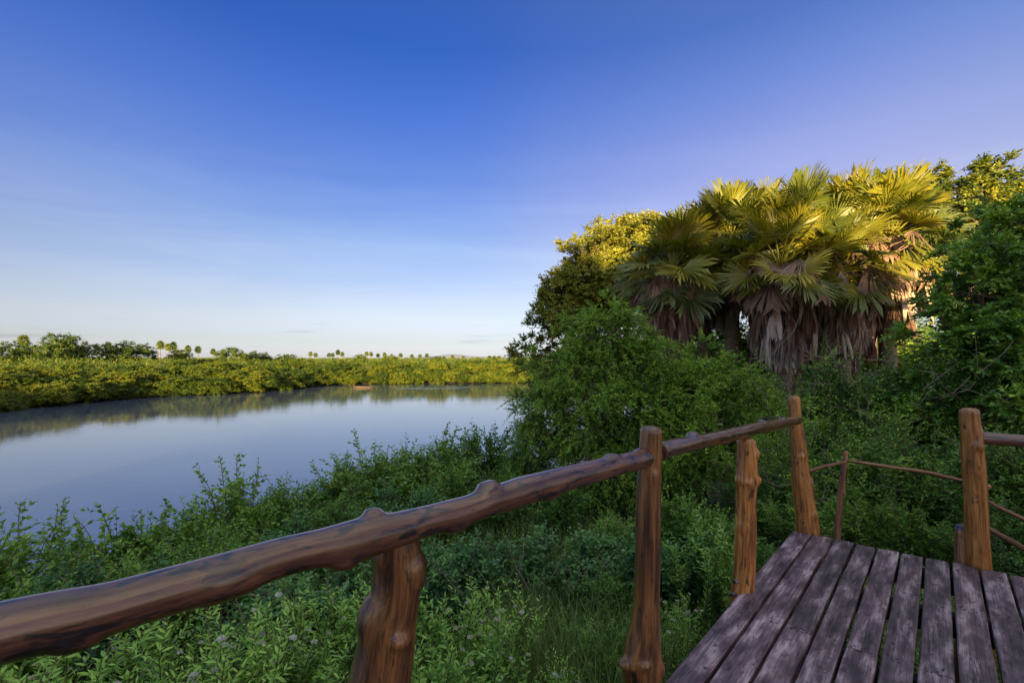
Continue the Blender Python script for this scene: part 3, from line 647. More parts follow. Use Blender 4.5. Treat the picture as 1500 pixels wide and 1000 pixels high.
def dead_fan(mb, c, axis, out_, R, n, span, r, var, width=.045):
    axis = nrm(axis); side = nrm(np.cross(axis, out_)); nml = np.cross(side, axis)
    a = r.uniform(-span, span, n); ln = R * r.uniform(.62, 1.12, n); t = np.array([0, .3, .65, 1.0]); lift = r.normal(0, .10, n); curl = r.normal(0, .07, n)
    rad = ln[:, None] * t[None]; aa = a[:, None] * (1 - .35 * t[None])
    C = c + (rad * np.cos(aa))[..., None] * axis + (rad * np.sin(aa))[..., None] * side + (rad * lift[:, None] * (1 - .5 * t) + .05 * np.sin(t * 3 + a[:, None]))[..., None] * nml
    C[..., 2] -= (rad ** 2 * .10)
    tw = r.uniform(0, PI, n)[:, None] + curl[:, None] * 4 * t[None]; w = width * r.uniform(.6, 1.3, n)[:, None] * np.array([.35, 1, .8, .1])[None]
    S = np.cos(tw)[..., None] * side + np.sin(tw)[..., None] * nml
    V = np.stack([C - S * w[..., None], C + S * w[..., None]], 2).reshape(n, 8, 3); f = np.array([[0, 1, 3, 2], [2, 3, 5, 4], [4, 5, 7, 6]])
    mb.add(V.reshape(-1, 3), (f[None] + (np.arange(n) * 8)[:, None, None]).reshape(-1, 4), np.clip(np.repeat(var + r.normal(0, .07, n), 3), 0, 1))

def make_palm(seed, H, nf, ndead, R=1.1, lean=(0, 0), pet=1.05, skirt=2.0, skirtspread=.62):
    r = np.random.default_rng(seed); root = empty('fan_palm'); tr, lf, dd = MB(), MB(), MB()
    top = np.array([lean[0], lean[1], H]); P = limb((0, 0, -.3), top, r, 10, .02)
    tubes(tr, P, np.linspace(.26, .17, 10) * (1 + .05 * r.normal(size=10)), 12)
    for k in range(nf):
        az = k * 2.39996 + r.normal(0, .2); el = math.radians(84 - 118 * ((k + .5) / nf) ** .85 + r.normal(0, 7))
        d = np.array([math.cos(az) * math.cos(el), math.sin(az) * math.cos(el), math.sin(el)])
        pl = pet * r.uniform(.8, 1.2); pl *= 1.0; c = top + d * pl - np.array([0, 0, .10 * pl * (1 - math.sin(el))])
        tubes(lf, np.stack([top + d * .08, (top + c) / 2 + (0, 0, .05), c]), [.030, .020, .016], 5, .75)
        ax = nrm(d + np.array([0, 0, -.18 - .25 * (1 - math.sin(max(el, 0)))])); up = np.cross(np.cross(ax, (0, 0, 1.)), ax)
        if np.linalg.norm(up) < .15: up = np.array([math.cos(az), math.sin(az), .2])
        up = nrm(nrm(up) + .5 * rdir(1, r)[0] + (np.array([0, -.9, .2]) if r.uniform() < .35 else 0))
        fan(lf, c, ax, up, R * r.uniform(.88, 1.25), 38, math.radians(r.uniform(100, 135)), r, r.uniform(.15, .95), droop=r.uniform(.02, .16), fold=r.uniform(.05, .4))
    for k in range(ndead):
        az = k * 2.39996 + r.normal(0, .3); u = r.uniform(0, 1) ** .8
        o = np.array([math.cos(az), math.sin(az), 0]); b = np.array([np.interp(H - .1 - skirt * u * .7, P[:, 2], P[:, i]) for i in range(3)])
        pl = r.uniform(.6, 1.0) * (1 - .2 * u); dn = r.uniform(-.1, .45) - .9 * u ** .7
        c = b + o * pl * skirtspread * r.uniform(.9, 1.5) + np.array([0, 0, pl * dn])
        kn = b + o * pl * skirtspread * .8 + np.array([0, 0, pl * max(dn, 0) * .9 + .1])
        tubes(dd, np.stack([b, kn, c]), [.022, .018, .013], 4, .35)
        ax = np.array([0, 0, -1.]) + o * r.uniform(-.15, .35) + .12 * rdir(1, r)[0]
        g = r.uniform(0, 1)
        dead_fan(dd, c, ax, o + .3 * rdir(1, r)[0], R * r.uniform(.75, 1.1), 28, math.radians(r.uniform(16, 44)), r, np.clip(r.normal(.5, .32), 0, 1), r.uniform(.04, .075))
    for k in range(ndead // 4):   # brown leaves still held out among the green ones
        az = r.uniform(0, 2 * PI); el = math.radians(r.uniform(-45, 5)); d = np.array([math.cos(az) * math.cos(el), math.sin(az) * math.cos(el), math.sin(el)])
        c = top + d * pet * r.uniform(.7, 1.0); tubes(dd, np.stack([top, (top + c) / 2, c]), [.022, .018, .014], 4, .5)
        fan(dd, c, d + np.array([0, 0, -.7]), np.cross(np.cross(d, (0, 0, 1.)), d) + .3 * rdir(1, r)[0], R * r.uniform(.7, 1.0), 26, math.radians(r.uniform(45, 90)), r, r.uniform(.1, .5), droop=.25, fold=-.5, split=.30, jit=.09, ridge=.7)
    tr.build('trunk', M['palmtrunk'], root, smooth=True); lf.build('frond_crown', M['frond'], root); dd.build('dead_frond_skirt', M['deadfrond'], root)
    return root
PALM = [
    # px, crown centre row, distance, label
    (985, 398, 15.6, 'shaded fan palm at the left end of the palm clump, leaning toward the river', 38, 60, .92),
    (1072, 352, 16.2, 'fan palm second from the left in the clump, its top fronds catching the sun', 38, 60, .98),
    (1165, 352, 15.2, 'tallest fan palm in the middle of the clump with a wide upright fan', 42, 66, 1.04),
    (1142, 392, 14.0, 'low front fan palm of the clump with a long grey brown skirt', 27, 66, .88),
    (1246, 334, 15.8, 'fan palm right of the tallest one, bright yellow green crown', 40, 60, 1.0),
    (1303, 350, 14.6, 'fan palm at the right end of the clump with orange sunlit dead leaves', 40, 60, 1.0),
    (1028, 378, 17.2, 'fan palm in the back row between the two leftmost palms of the clump', 34, 60, .95),
    (1112, 340, 17.6, 'fan palm in the back row left of the middle of the clump', 38, 60, 1.0),
    (1204, 352, 16.8, 'fan palm in the back row between the middle and right palms', 38, 60, 1.0),
    (1274, 372, 16.4, 'fan palm in the back row at the right of the clump', 36, 60, .95),
    (1232, 395, 14.2, 'low fan palm in the right half of the clump with a sunlit orange skirt', 25, 60, .88),
]
for i, (px, cy, d, lab, nf, nd_, R_) in enumerate(PALM):
    p_ = at(px, cy, d); g = gz(p_[0], p_[1])
    o = make_palm(100 + i, p_[2] - g, nf, nd_, R_); o.location = (p_[0], p_[1], g); tag(o, lab, 'palm tree', 'fan palms in the clump')

# ------------------------------------------------------------------ trees of the near bank
def stand(root, px, d, label, cat, group=None):
    x = (px - 750) / F * d; root.location = (x, d, gz(x, d)); return tag(root, label, cat, group)
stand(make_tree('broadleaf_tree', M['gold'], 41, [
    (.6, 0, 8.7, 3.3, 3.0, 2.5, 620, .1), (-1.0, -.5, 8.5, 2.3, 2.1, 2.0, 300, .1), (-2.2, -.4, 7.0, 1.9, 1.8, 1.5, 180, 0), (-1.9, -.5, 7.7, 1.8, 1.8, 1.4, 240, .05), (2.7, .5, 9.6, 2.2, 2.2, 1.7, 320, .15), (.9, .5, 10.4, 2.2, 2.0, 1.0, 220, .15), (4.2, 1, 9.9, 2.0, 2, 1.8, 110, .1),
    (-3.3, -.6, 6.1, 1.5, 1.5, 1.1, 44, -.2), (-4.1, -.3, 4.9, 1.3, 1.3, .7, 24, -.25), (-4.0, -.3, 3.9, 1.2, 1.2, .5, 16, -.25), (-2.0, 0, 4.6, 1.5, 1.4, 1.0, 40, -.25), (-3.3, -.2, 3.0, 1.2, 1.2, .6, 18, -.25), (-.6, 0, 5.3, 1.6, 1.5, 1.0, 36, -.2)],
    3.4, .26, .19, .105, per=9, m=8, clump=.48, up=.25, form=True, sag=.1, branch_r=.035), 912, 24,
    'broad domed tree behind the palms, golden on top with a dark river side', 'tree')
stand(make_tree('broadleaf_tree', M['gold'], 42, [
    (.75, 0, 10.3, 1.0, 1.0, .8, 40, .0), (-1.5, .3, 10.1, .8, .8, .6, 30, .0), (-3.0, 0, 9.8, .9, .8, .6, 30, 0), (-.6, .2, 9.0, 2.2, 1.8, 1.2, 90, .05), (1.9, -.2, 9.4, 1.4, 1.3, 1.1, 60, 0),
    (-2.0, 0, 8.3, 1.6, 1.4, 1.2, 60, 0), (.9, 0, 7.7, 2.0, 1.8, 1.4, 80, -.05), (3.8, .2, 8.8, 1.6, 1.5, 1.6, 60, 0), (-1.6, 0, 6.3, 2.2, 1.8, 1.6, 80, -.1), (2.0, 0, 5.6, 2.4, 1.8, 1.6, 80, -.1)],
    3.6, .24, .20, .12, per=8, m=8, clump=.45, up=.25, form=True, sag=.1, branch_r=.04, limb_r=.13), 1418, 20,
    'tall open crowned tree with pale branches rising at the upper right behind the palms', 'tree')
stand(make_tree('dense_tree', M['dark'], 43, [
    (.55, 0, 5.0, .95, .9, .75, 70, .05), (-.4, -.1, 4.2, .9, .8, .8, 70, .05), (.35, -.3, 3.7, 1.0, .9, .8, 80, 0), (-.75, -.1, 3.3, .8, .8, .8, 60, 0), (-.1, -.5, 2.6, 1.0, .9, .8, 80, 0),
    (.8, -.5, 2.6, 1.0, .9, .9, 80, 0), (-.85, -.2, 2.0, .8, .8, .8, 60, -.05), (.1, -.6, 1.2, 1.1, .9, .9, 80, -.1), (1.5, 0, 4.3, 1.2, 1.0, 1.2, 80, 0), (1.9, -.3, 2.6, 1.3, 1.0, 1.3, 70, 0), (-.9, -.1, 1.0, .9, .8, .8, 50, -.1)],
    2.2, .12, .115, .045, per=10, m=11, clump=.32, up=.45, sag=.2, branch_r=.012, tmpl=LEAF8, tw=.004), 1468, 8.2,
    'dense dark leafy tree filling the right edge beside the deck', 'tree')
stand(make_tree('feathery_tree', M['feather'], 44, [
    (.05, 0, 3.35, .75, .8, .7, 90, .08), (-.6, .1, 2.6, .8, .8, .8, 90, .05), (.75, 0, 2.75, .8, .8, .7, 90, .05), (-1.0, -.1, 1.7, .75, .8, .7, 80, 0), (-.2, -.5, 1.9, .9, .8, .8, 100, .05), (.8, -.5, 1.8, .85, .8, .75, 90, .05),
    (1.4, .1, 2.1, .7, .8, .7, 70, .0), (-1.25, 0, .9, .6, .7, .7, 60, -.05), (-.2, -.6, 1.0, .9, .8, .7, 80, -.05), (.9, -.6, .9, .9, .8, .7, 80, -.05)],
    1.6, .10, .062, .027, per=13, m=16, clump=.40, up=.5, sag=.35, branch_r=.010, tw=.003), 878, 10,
    'bright green feathery leaved small tree in the middle, left of the palms', 'tree')
stand(make_tree('feathery_tree', M['feather'], 45, [
    (0, 0, 2.55, .8, .8, .6, 80, .05), (-.7, 0, 2.0, .8, .8, .7, 80, .0), (.8, 0, 2.1, .8, .8, .6, 80, 0), (0, -.5, 1.4, 1.0, .8, .7, 90, 0), (-1, -.3, 1.0, .8, .7, .7, 70, -.05), (1.0, -.4, 1.1, .8, .7, .7, 70, -.05)],
    1.2, .08, .062, .027, per=13, m=15, clump=.40, up=.5, sag=.3, branch_r=.010, tw=.003), 1030, 9.6,
    'lower feathery leaved tree between the bright small tree and the shaded palm skirts', 'tree')

# ------------------------------------------------------------------ shrubs and weeds near the deck
def zmax(root): return max(v.co.z for ch in root.children if ch.type == 'MESH' for v in ch.data.vertices)
def K(root, cat='shrub'): return Kind(root, zmax(root), cat)
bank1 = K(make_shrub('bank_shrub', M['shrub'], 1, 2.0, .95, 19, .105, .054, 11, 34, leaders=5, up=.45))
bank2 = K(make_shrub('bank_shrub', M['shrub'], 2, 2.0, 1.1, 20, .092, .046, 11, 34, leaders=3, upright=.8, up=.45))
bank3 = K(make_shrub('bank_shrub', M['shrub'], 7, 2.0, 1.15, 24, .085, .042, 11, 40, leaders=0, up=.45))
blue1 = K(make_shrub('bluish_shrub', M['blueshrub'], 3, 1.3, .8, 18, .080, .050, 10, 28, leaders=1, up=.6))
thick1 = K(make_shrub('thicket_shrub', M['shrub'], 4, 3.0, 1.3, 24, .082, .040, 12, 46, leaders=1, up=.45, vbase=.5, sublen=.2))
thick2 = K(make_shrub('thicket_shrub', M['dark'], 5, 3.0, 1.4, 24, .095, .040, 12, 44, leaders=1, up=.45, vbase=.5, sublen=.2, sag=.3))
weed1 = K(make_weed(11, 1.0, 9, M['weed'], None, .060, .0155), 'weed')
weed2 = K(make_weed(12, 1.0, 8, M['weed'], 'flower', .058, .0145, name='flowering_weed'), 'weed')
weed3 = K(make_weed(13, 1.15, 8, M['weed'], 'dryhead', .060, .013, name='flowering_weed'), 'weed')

G1 = 'shrubs on the river bank below the railing'
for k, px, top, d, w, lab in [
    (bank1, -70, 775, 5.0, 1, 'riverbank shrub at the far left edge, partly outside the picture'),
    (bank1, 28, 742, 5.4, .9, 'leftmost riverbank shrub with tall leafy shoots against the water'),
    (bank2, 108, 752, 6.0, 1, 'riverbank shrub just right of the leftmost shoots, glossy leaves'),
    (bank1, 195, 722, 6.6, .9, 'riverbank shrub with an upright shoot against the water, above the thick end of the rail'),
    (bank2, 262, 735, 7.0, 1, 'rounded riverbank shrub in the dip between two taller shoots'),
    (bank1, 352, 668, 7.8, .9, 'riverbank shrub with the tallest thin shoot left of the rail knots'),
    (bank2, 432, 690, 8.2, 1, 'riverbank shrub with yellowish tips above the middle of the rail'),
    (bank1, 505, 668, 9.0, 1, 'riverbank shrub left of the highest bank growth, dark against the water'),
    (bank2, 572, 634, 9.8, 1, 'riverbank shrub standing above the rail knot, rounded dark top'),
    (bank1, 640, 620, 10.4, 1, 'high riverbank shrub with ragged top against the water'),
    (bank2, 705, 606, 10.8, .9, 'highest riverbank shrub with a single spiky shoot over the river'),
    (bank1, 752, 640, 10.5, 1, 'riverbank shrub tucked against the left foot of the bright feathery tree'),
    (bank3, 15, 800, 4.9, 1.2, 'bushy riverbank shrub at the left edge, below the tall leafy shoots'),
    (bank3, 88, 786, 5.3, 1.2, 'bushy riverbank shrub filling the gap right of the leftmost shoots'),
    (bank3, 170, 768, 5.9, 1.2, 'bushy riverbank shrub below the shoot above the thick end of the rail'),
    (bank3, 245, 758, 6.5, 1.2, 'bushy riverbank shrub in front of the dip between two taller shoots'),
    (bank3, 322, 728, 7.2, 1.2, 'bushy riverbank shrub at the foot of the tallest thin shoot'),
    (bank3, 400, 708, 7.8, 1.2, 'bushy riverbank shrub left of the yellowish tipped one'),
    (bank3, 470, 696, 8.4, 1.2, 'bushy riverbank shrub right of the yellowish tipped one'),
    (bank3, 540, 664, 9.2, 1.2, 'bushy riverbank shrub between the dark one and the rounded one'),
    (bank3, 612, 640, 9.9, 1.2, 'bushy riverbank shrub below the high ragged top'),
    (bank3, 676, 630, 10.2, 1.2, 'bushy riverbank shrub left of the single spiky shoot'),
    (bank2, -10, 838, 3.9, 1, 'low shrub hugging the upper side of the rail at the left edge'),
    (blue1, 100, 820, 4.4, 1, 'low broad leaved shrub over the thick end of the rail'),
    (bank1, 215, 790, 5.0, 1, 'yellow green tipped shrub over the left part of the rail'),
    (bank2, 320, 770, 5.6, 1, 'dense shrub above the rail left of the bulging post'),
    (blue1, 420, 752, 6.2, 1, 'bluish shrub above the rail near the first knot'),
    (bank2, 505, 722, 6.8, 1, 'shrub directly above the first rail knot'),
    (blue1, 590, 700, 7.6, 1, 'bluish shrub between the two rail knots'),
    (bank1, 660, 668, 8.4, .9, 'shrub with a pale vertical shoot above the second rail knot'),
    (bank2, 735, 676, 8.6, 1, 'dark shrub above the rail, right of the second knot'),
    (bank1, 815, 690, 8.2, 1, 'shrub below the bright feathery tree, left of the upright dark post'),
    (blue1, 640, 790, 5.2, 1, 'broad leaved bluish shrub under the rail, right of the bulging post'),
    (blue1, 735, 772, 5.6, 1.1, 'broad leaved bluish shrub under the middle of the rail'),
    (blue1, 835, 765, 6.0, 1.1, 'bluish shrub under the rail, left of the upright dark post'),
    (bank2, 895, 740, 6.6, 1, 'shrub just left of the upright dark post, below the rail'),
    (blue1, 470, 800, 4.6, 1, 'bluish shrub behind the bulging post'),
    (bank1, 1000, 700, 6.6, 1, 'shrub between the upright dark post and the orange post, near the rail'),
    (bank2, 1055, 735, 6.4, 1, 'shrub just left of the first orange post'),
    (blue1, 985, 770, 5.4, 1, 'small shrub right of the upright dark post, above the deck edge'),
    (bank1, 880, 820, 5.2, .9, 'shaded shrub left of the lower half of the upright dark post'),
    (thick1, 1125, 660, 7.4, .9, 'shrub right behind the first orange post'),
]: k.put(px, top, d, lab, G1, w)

G2 = 'thicket shrubs behind the far end of the deck'
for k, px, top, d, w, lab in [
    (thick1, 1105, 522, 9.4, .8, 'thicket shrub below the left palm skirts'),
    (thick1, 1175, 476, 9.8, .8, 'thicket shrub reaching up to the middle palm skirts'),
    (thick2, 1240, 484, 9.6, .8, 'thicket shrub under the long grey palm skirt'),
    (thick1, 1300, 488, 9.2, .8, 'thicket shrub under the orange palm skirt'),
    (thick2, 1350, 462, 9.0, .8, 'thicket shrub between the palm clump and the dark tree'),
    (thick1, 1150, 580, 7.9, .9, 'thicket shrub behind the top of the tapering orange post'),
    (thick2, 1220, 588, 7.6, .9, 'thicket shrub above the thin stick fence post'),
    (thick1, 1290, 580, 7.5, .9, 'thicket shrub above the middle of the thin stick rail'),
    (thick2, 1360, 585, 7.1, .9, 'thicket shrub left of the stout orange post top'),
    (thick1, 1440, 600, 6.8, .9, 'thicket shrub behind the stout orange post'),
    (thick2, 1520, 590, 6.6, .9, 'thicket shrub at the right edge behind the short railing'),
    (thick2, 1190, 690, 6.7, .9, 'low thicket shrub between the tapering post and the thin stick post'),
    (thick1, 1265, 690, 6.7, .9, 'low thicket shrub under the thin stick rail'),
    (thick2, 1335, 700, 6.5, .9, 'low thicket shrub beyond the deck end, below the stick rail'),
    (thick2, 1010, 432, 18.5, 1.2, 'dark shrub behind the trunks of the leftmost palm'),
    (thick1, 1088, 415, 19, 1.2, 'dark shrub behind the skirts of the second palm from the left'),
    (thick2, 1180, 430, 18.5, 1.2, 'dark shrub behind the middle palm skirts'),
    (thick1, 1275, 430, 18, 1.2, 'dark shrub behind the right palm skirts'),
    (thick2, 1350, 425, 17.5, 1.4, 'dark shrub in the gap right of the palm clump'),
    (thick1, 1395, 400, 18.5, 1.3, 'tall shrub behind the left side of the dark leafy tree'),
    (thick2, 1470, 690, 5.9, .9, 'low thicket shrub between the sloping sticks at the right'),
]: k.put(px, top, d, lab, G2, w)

G3 = 'weeds growing under the railing'
for k, px, top, d, w, lab in [
    (weed1, 40, 950, 2.75, 1.2, 'pale green weed in the lower left corner'),
    (weed1, 130, 925, 2.9, 1.2, 'pale green weed right of the lower left corner'),
    (weed2, 215, 915, 3.0, 1.1, 'small white flowered weed under the thick end of the rail'),
    (weed2, 320, 892, 3.2, 1.2, 'white flowered weed with the largest flower heads'),
    (weed2, 398, 880, 3.5, 1.2, 'white flowered weed right of the largest flower heads'),
    (weed1, 360, 905, 3.2, 1.2, 'bright leafy weed between the two white flowered weeds'),
    (weed1, 450, 868, 3.7, 1.2, 'tall pale weed left of the bulging post'),
    (weed1, 500, 838, 4.1, 1.2, 'pale weed close behind the left side of the bulging post'),
    (weed1, 300, 960, 2.7, 1.1, 'bright weed at the bottom edge under the flowers'),
    (weed1, 455, 955, 2.8, 1.1, 'bright weed at the bottom edge left of the bulging post'),
    (weed3, 682, 818, 3.7, 1.2, 'tall weed with pale seed heads right of the bulging post'),
    (weed1, 648, 862, 3.5, 1.1, 'bright leafy weed touching the right side of the bulging post'),
    (weed3, 430, 880, 3.5, 1.0, 'pale seed headed weed left of the bulging post'),
    (weed3, 90, 905, 3.1, 1.0, 'pale seed headed weed at the lower left under the rail'),
    (weed3, 715, 868, 3.5, .9, 'second seed headed weed, just right of the taller one'),
    (weed3, 850, 880, 4.2, .9, 'slim seed headed weed left of the upright dark post'),
    (weed1, 735, 850, 3.8, .9, 'slender weed right of the tall seed headed weed'),
    (weed1, 625, 940, 2.9, 1.1, 'bright low weed at the bottom right of the bulging post'),
    (weed2, 822, 942, 3.3, .8, 'small white flowered weed at the bottom between the two dark posts'),
    (weed2, 775, 975, 3.0, .8, 'white flowered sprig at the bottom edge between the two dark posts'),
    (weed1, 700, 950, 3.0, 1.0, 'leafy weed at the bottom edge below the seed heads'),
    (weed1, 1020, 742, 5.2, 1.2, 'bright green weed between the dark post and the orange post'),
    (weed1, 1060, 775, 5.2, 1.1, 'bright green weed left of the first orange post'),
    (weed3, 985, 835, 4.4, 1.1, 'leafy weed right of the upright dark post'),
    (weed1, 560, 850, 4.2, 1.1, 'pale weed hidden behind the bulging post'),
    (weed1, 260, 880, 3.6, 1.2, 'pale weed just below the rail left of the flowers'),
    (weed1, 880, 905, 4.0, 1.0, 'leafy weed left of the foot of the upright dark post'),
]: k.put(px, top, d, lab, G3, w)

# low undergrowth and grass (nobody could count these)
r = np.random.default_rng(77)
def scatter(n, slo, shi, tlo, thi):
    s = r.uniform(slo, shi, n); t = r.uniform(tlo, thi, n); P = np.stack([s * .755 + t * .656, -s * .656 + t * .755], 1)
    return P[(P[:, 1] > .4)]
P2 = np.concatenate([scatter(5200, -9, -1.12, -2.5, 10), scatter(2600, -3.2, -1.12, 0, 7), scatter(3000, -1.1, 4, 5.3, 11)])
P2 = P2[~inside(P2)]; Q = np.column_stack([P2, ground(P2)])
lf, wd = MB(), MB()
for f in range(3):
    hh_ = r.uniform(.15, .5, len(Q)); U = r.normal(0, .45, (len(Q), 3)); U[:, 2] = 1
    sprays(lf, wd, Q, U, hh_, 9, .055, .026, r, .1, LEAF8 if f == 0 else LEAF4, .6, r.uniform(.3, .7, len(Q)), .4, tw=.003)
    Q = Q + np.column_stack([r.normal(0, .12, (len(Q), 2)), np.zeros(len(Q))])
u_ = lf.build('undergrowth', M['shrub']); tag(u_, 'low leafy undergrowth covering the bank below the deck', 'undergrowth', kind='stuff')
wd.build('undergrowth_stem', M['twig'], u_)
def blades(mb, P, n, h, w, spread):
    m_ = len(P) * n; base = np.repeat(P, n, 0) + np.column_stack([r.normal(0, spread, (m_, 2)), np.zeros(m_)])
    az = r.uniform(0, 2 * PI, m_); o = np.column_stack([np.cos(az), np.sin(az), 0 * az]); H = h * r.uniform(.5, 1.15, m_); bend = r.uniform(.1, .75, m_)
    sd = np.column_stack([-np.sin(az), np.cos(az), 0 * az]); t = np.array([0, .35, .7, 1.0])
    C = base[:, None] + (np.array([0, 0, 1.])[None, None] * (t[None] * (1 - .35 * bend[:, None] * t[None] ** 2) * H[:, None])[..., None]) + o[:, None] * (bend[:, None] * t[None] ** 2 * H[:, None] * .8)[..., None]
    wv = w * np.array([.8, 1, .65, .06])
    V = np.stack([C - sd[:, None] * wv[None, :, None], C + sd[:, None] * wv[None, :, None]], 2).reshape(m_, 8, 3)
    f = np.array([[0, 1, 3, 2], [2, 3, 5, 4], [4, 5, 7, 6]])
    mb.add(V.reshape(-1, 3), (f[None] + (np.arange(m_) * 8)[:, None, None]).reshape(-1, 4), np.repeat(np.clip(r.normal(.45, .2, m_), 0, 1), 3))
gm = MB()
cl = [at(780 + r.normal(0, 45), 1000, r.uniform(3.6, 4.9))[:2] for _ in range(46)] + [at(900 + r.normal(0, 60), 1000, r.uniform(3.4, 4.6))[:2] for _ in range(30)]
cl = np.array(cl); blades(gm, np.column_stack([cl, ground(cl)]), 26, .85, .0042, .07)
P3 = scatter(700, -2.0, -1.08, .8, 5.5); blades(gm, np.column_stack([P3, ground(P3)]), 9, .35, .0035, .06)
P3 = scatter(500, -7, -1.1, 0, 7); P3 = P3[~inside(P3)]; blades(gm, np.column_stack([P3, ground(P3)]), 6, .55, .0035, .06)
tag(gm.build('grass', M['grass']), 'long arching grass between the two dark posts', 'grass', kind='stuff')
# bare grey twigs in the thicket
tw = MB(); n = 130
b0 = np.stack([at(r.uniform(1090, 1500), r.uniform(520, 740), r.uniform(6.4, 8.0)) for _ in range(n)])
dv = rdir(n, r) * np.array([1, .4, 1]) * r.uniform(.25, .8, n)[:, None]; mid = b0 + dv * .5 + r.normal(0, .06, (n, 3))
tubes(tw, np.stack([b0, mid, b0 + dv + r.normal(0, .05, (n, 3))], 1), np.array([[.006, .005, .0025]]) * np.ones((n, 1)), 4, r.uniform(0, 1, n))
n = 90; b0 = np.stack([at(r.uniform(-50, 900), r.uniform(830, 1010), r.uniform(2.7, 4.6)) for _ in range(n)])
ok = np.array([(x * .755 - y * .656) < -1.25 for x, y, z in b0]); b0 = b0[ok]; n = len(b0)
dv = (rdir(n, r) * np.array([.8, .5, .5]) + np.array([0, 0, .7])) * r.uniform(.12, .42, n)[:, None]; mid = b0 + dv * .5 + r.normal(0, .02, (n, 3))
tubes(tw, np.stack([b0, mid, b0 + dv], 1), np.array([[.0032, .0026, .0012]]) * np.ones((n, 1)), 4, r.uniform(0, 1, n))
tag(tw.build('dry_twigs', M['bark']), 'bare grey twigs tangled among the bushes', 'twigs', kind='stuff')

# ------------------------------------------------------------------ far bank
def bush(seed, lobes, lL, lW, per=6, m=6, clump=.6, trunk=None):
    rr = np.random.default_rng(seed); lf = MB()
    for (x, y, z, rx, ry, rz, nc) in lobes:
        d = rdir(nc, rr); d[:, 2] = np.where(d[:, 2] < -.5, -d[:, 2], d[:, 2]); rad = rr.uniform(0, 1, nc) ** .33
        C = np.array([x, y, z]) + d * rad[:, None] * np.array([rx, ry, rz]) * (1 + .2 * np.sin(d[:, :1] * 7 + seed) * np.sin(d[:, 1:2] * 6))
        C[:, 2] = np.maximum(C[:, 2], .05)
        Qb = np.repeat(C, per, 0)
        U = np.repeat(d, per, 0) * .7 + .7 * rdir(len(Qb), rr) + np.array([0, 0, .3])
        sprays(lf, None, Qb, U, clump * rr.uniform(.5, 1.2, len(Qb)), m, lL, lW, rr, .1, LEAF4, .15, np.repeat(np.clip(rr.normal(.5, .12, nc), 0, 1), per), .3, nb=np.repeat(d, per, 0))
    return lf
def rl(seed, n, R_, H):
    q = np.random.default_rng(seed); L_ = [(0, 0, H * .55, R_ * .75, R_ * .75, H * .42, 70)]
    for i in range(n):
        a = q.uniform(0, 6.28); rr = q.uniform(.35, .75) * R_
        L_.append((math.cos(a) * rr, math.sin(a) * rr, q.uniform(.12, .80) * H, R_ * q.uniform(.26, .46), R_ * q.uniform(.26, .46), H * q.uniform(.14, .26), 24))
    return L_
BM = [bush(200 + i, rl(200 + i, 11, 3.1, 4.9), .24, .15, per=7, clump=.5).mesh('bush', [M['bank']]) for i in range(7)]
rb = np.random.default_rng(5); pts = []
FL = np.array(FAR, float)
for row, (off, step) in enumerate([(-1.0, 2.1), (1.6, 2.5), (5.0, 3.4), (9.5, 4.4), (15, 5.5), (22, 7.5)]):
    for a, b in zip(FL[:-1], FL[1:]):
        Ls = np.linalg.norm(b - a); tdir = (b - a) / Ls; nn = np.array([-tdir[1], tdir[0]])
        for q in np.arange(0, Ls, step): pts.append((a + tdir * (q + rb.normal(0, .5)) + nn * (off + rb.normal(0, .5)), row))
cnt = 0
for p_, row in pts:
    px = 750 + F * p_[0] / max(p_[1], 1); 
    if p_[1] < 40 or px < -40 or px > 850 or inside(p_[None])[0] and row > 1: continue
    if px > 810 and row > 2: continue
    if cnt >= 296: break
    o = bpy.data.objects.new('bank_bush', BM[rb.integers(0, 7)]); COL.objects.link(o); cnt += 1
    g = max(gz(*p_), WATER - .15); h_ = max((-2.1, -.9, .1, .7, 1.1, 1.5)[row] + rb.uniform(-1.2, 1.1) - g, 1.3) / 5.6; s = h_ * rb.uniform(1.0, 1.35) + .10
    o.location = (p_[0], p_[1], g); o.rotation_euler = (0, 0, rb.uniform(0, 6.28)); o.scale = (s * rb.uniform(.92, 1.15), s * rb.uniform(.92, 1.15), h_)
    tag(o, 'rounded green bush in the dense belt lining the far river bank', 'bush', 'bushes along the far bank')
# far trees and palms
def far_palm(seed, H=11.0):
    q = np.random.default_rng(seed); mb = MB(); P = limb((0, 0, -.5), (q.normal(0, .4), 0, H), q, 6, .02); tubes(mb, P, np.linspace(.30, .22, 6), 7, .5); k0 = len(mb.M)
    for i in range(34):
        az = i * 2.4 + q.normal(0, .2); el = math.radians(80 - 130 * (i + .5) / 34); d = np.array([math.cos(az) * math.cos(el), math.sin(az) * math.cos(el), math.sin(el)])
        c = P[-1] + d * .9; fan(mb, c, d + (0, 0, -.15), np.cross(np.cross(d, (0, 0, 1.)), d) + .3 * rdir(1, q)[0], 1.35, 12, 2.1, q, q.uniform(.2, .8), droop=.12)
    for i in range(16):
        az = i * 2.4; o_ = np.array([math.cos(az), math.sin(az), 0]); fan(mb, P[-1] + o_ * .6 - (0, 0, .5), o_ * .3 + (0, 0, -1.), o_, 1.3, 8, .6, q, q.uniform(.1, .4))
    for i in range(k0, len(mb.M)): mb.M[i][:] = 1
    return mb.mesh('palm', [M['palmtrunk'], M['bank']])
FP = [far_palm(300 + i) for i in range(4)]
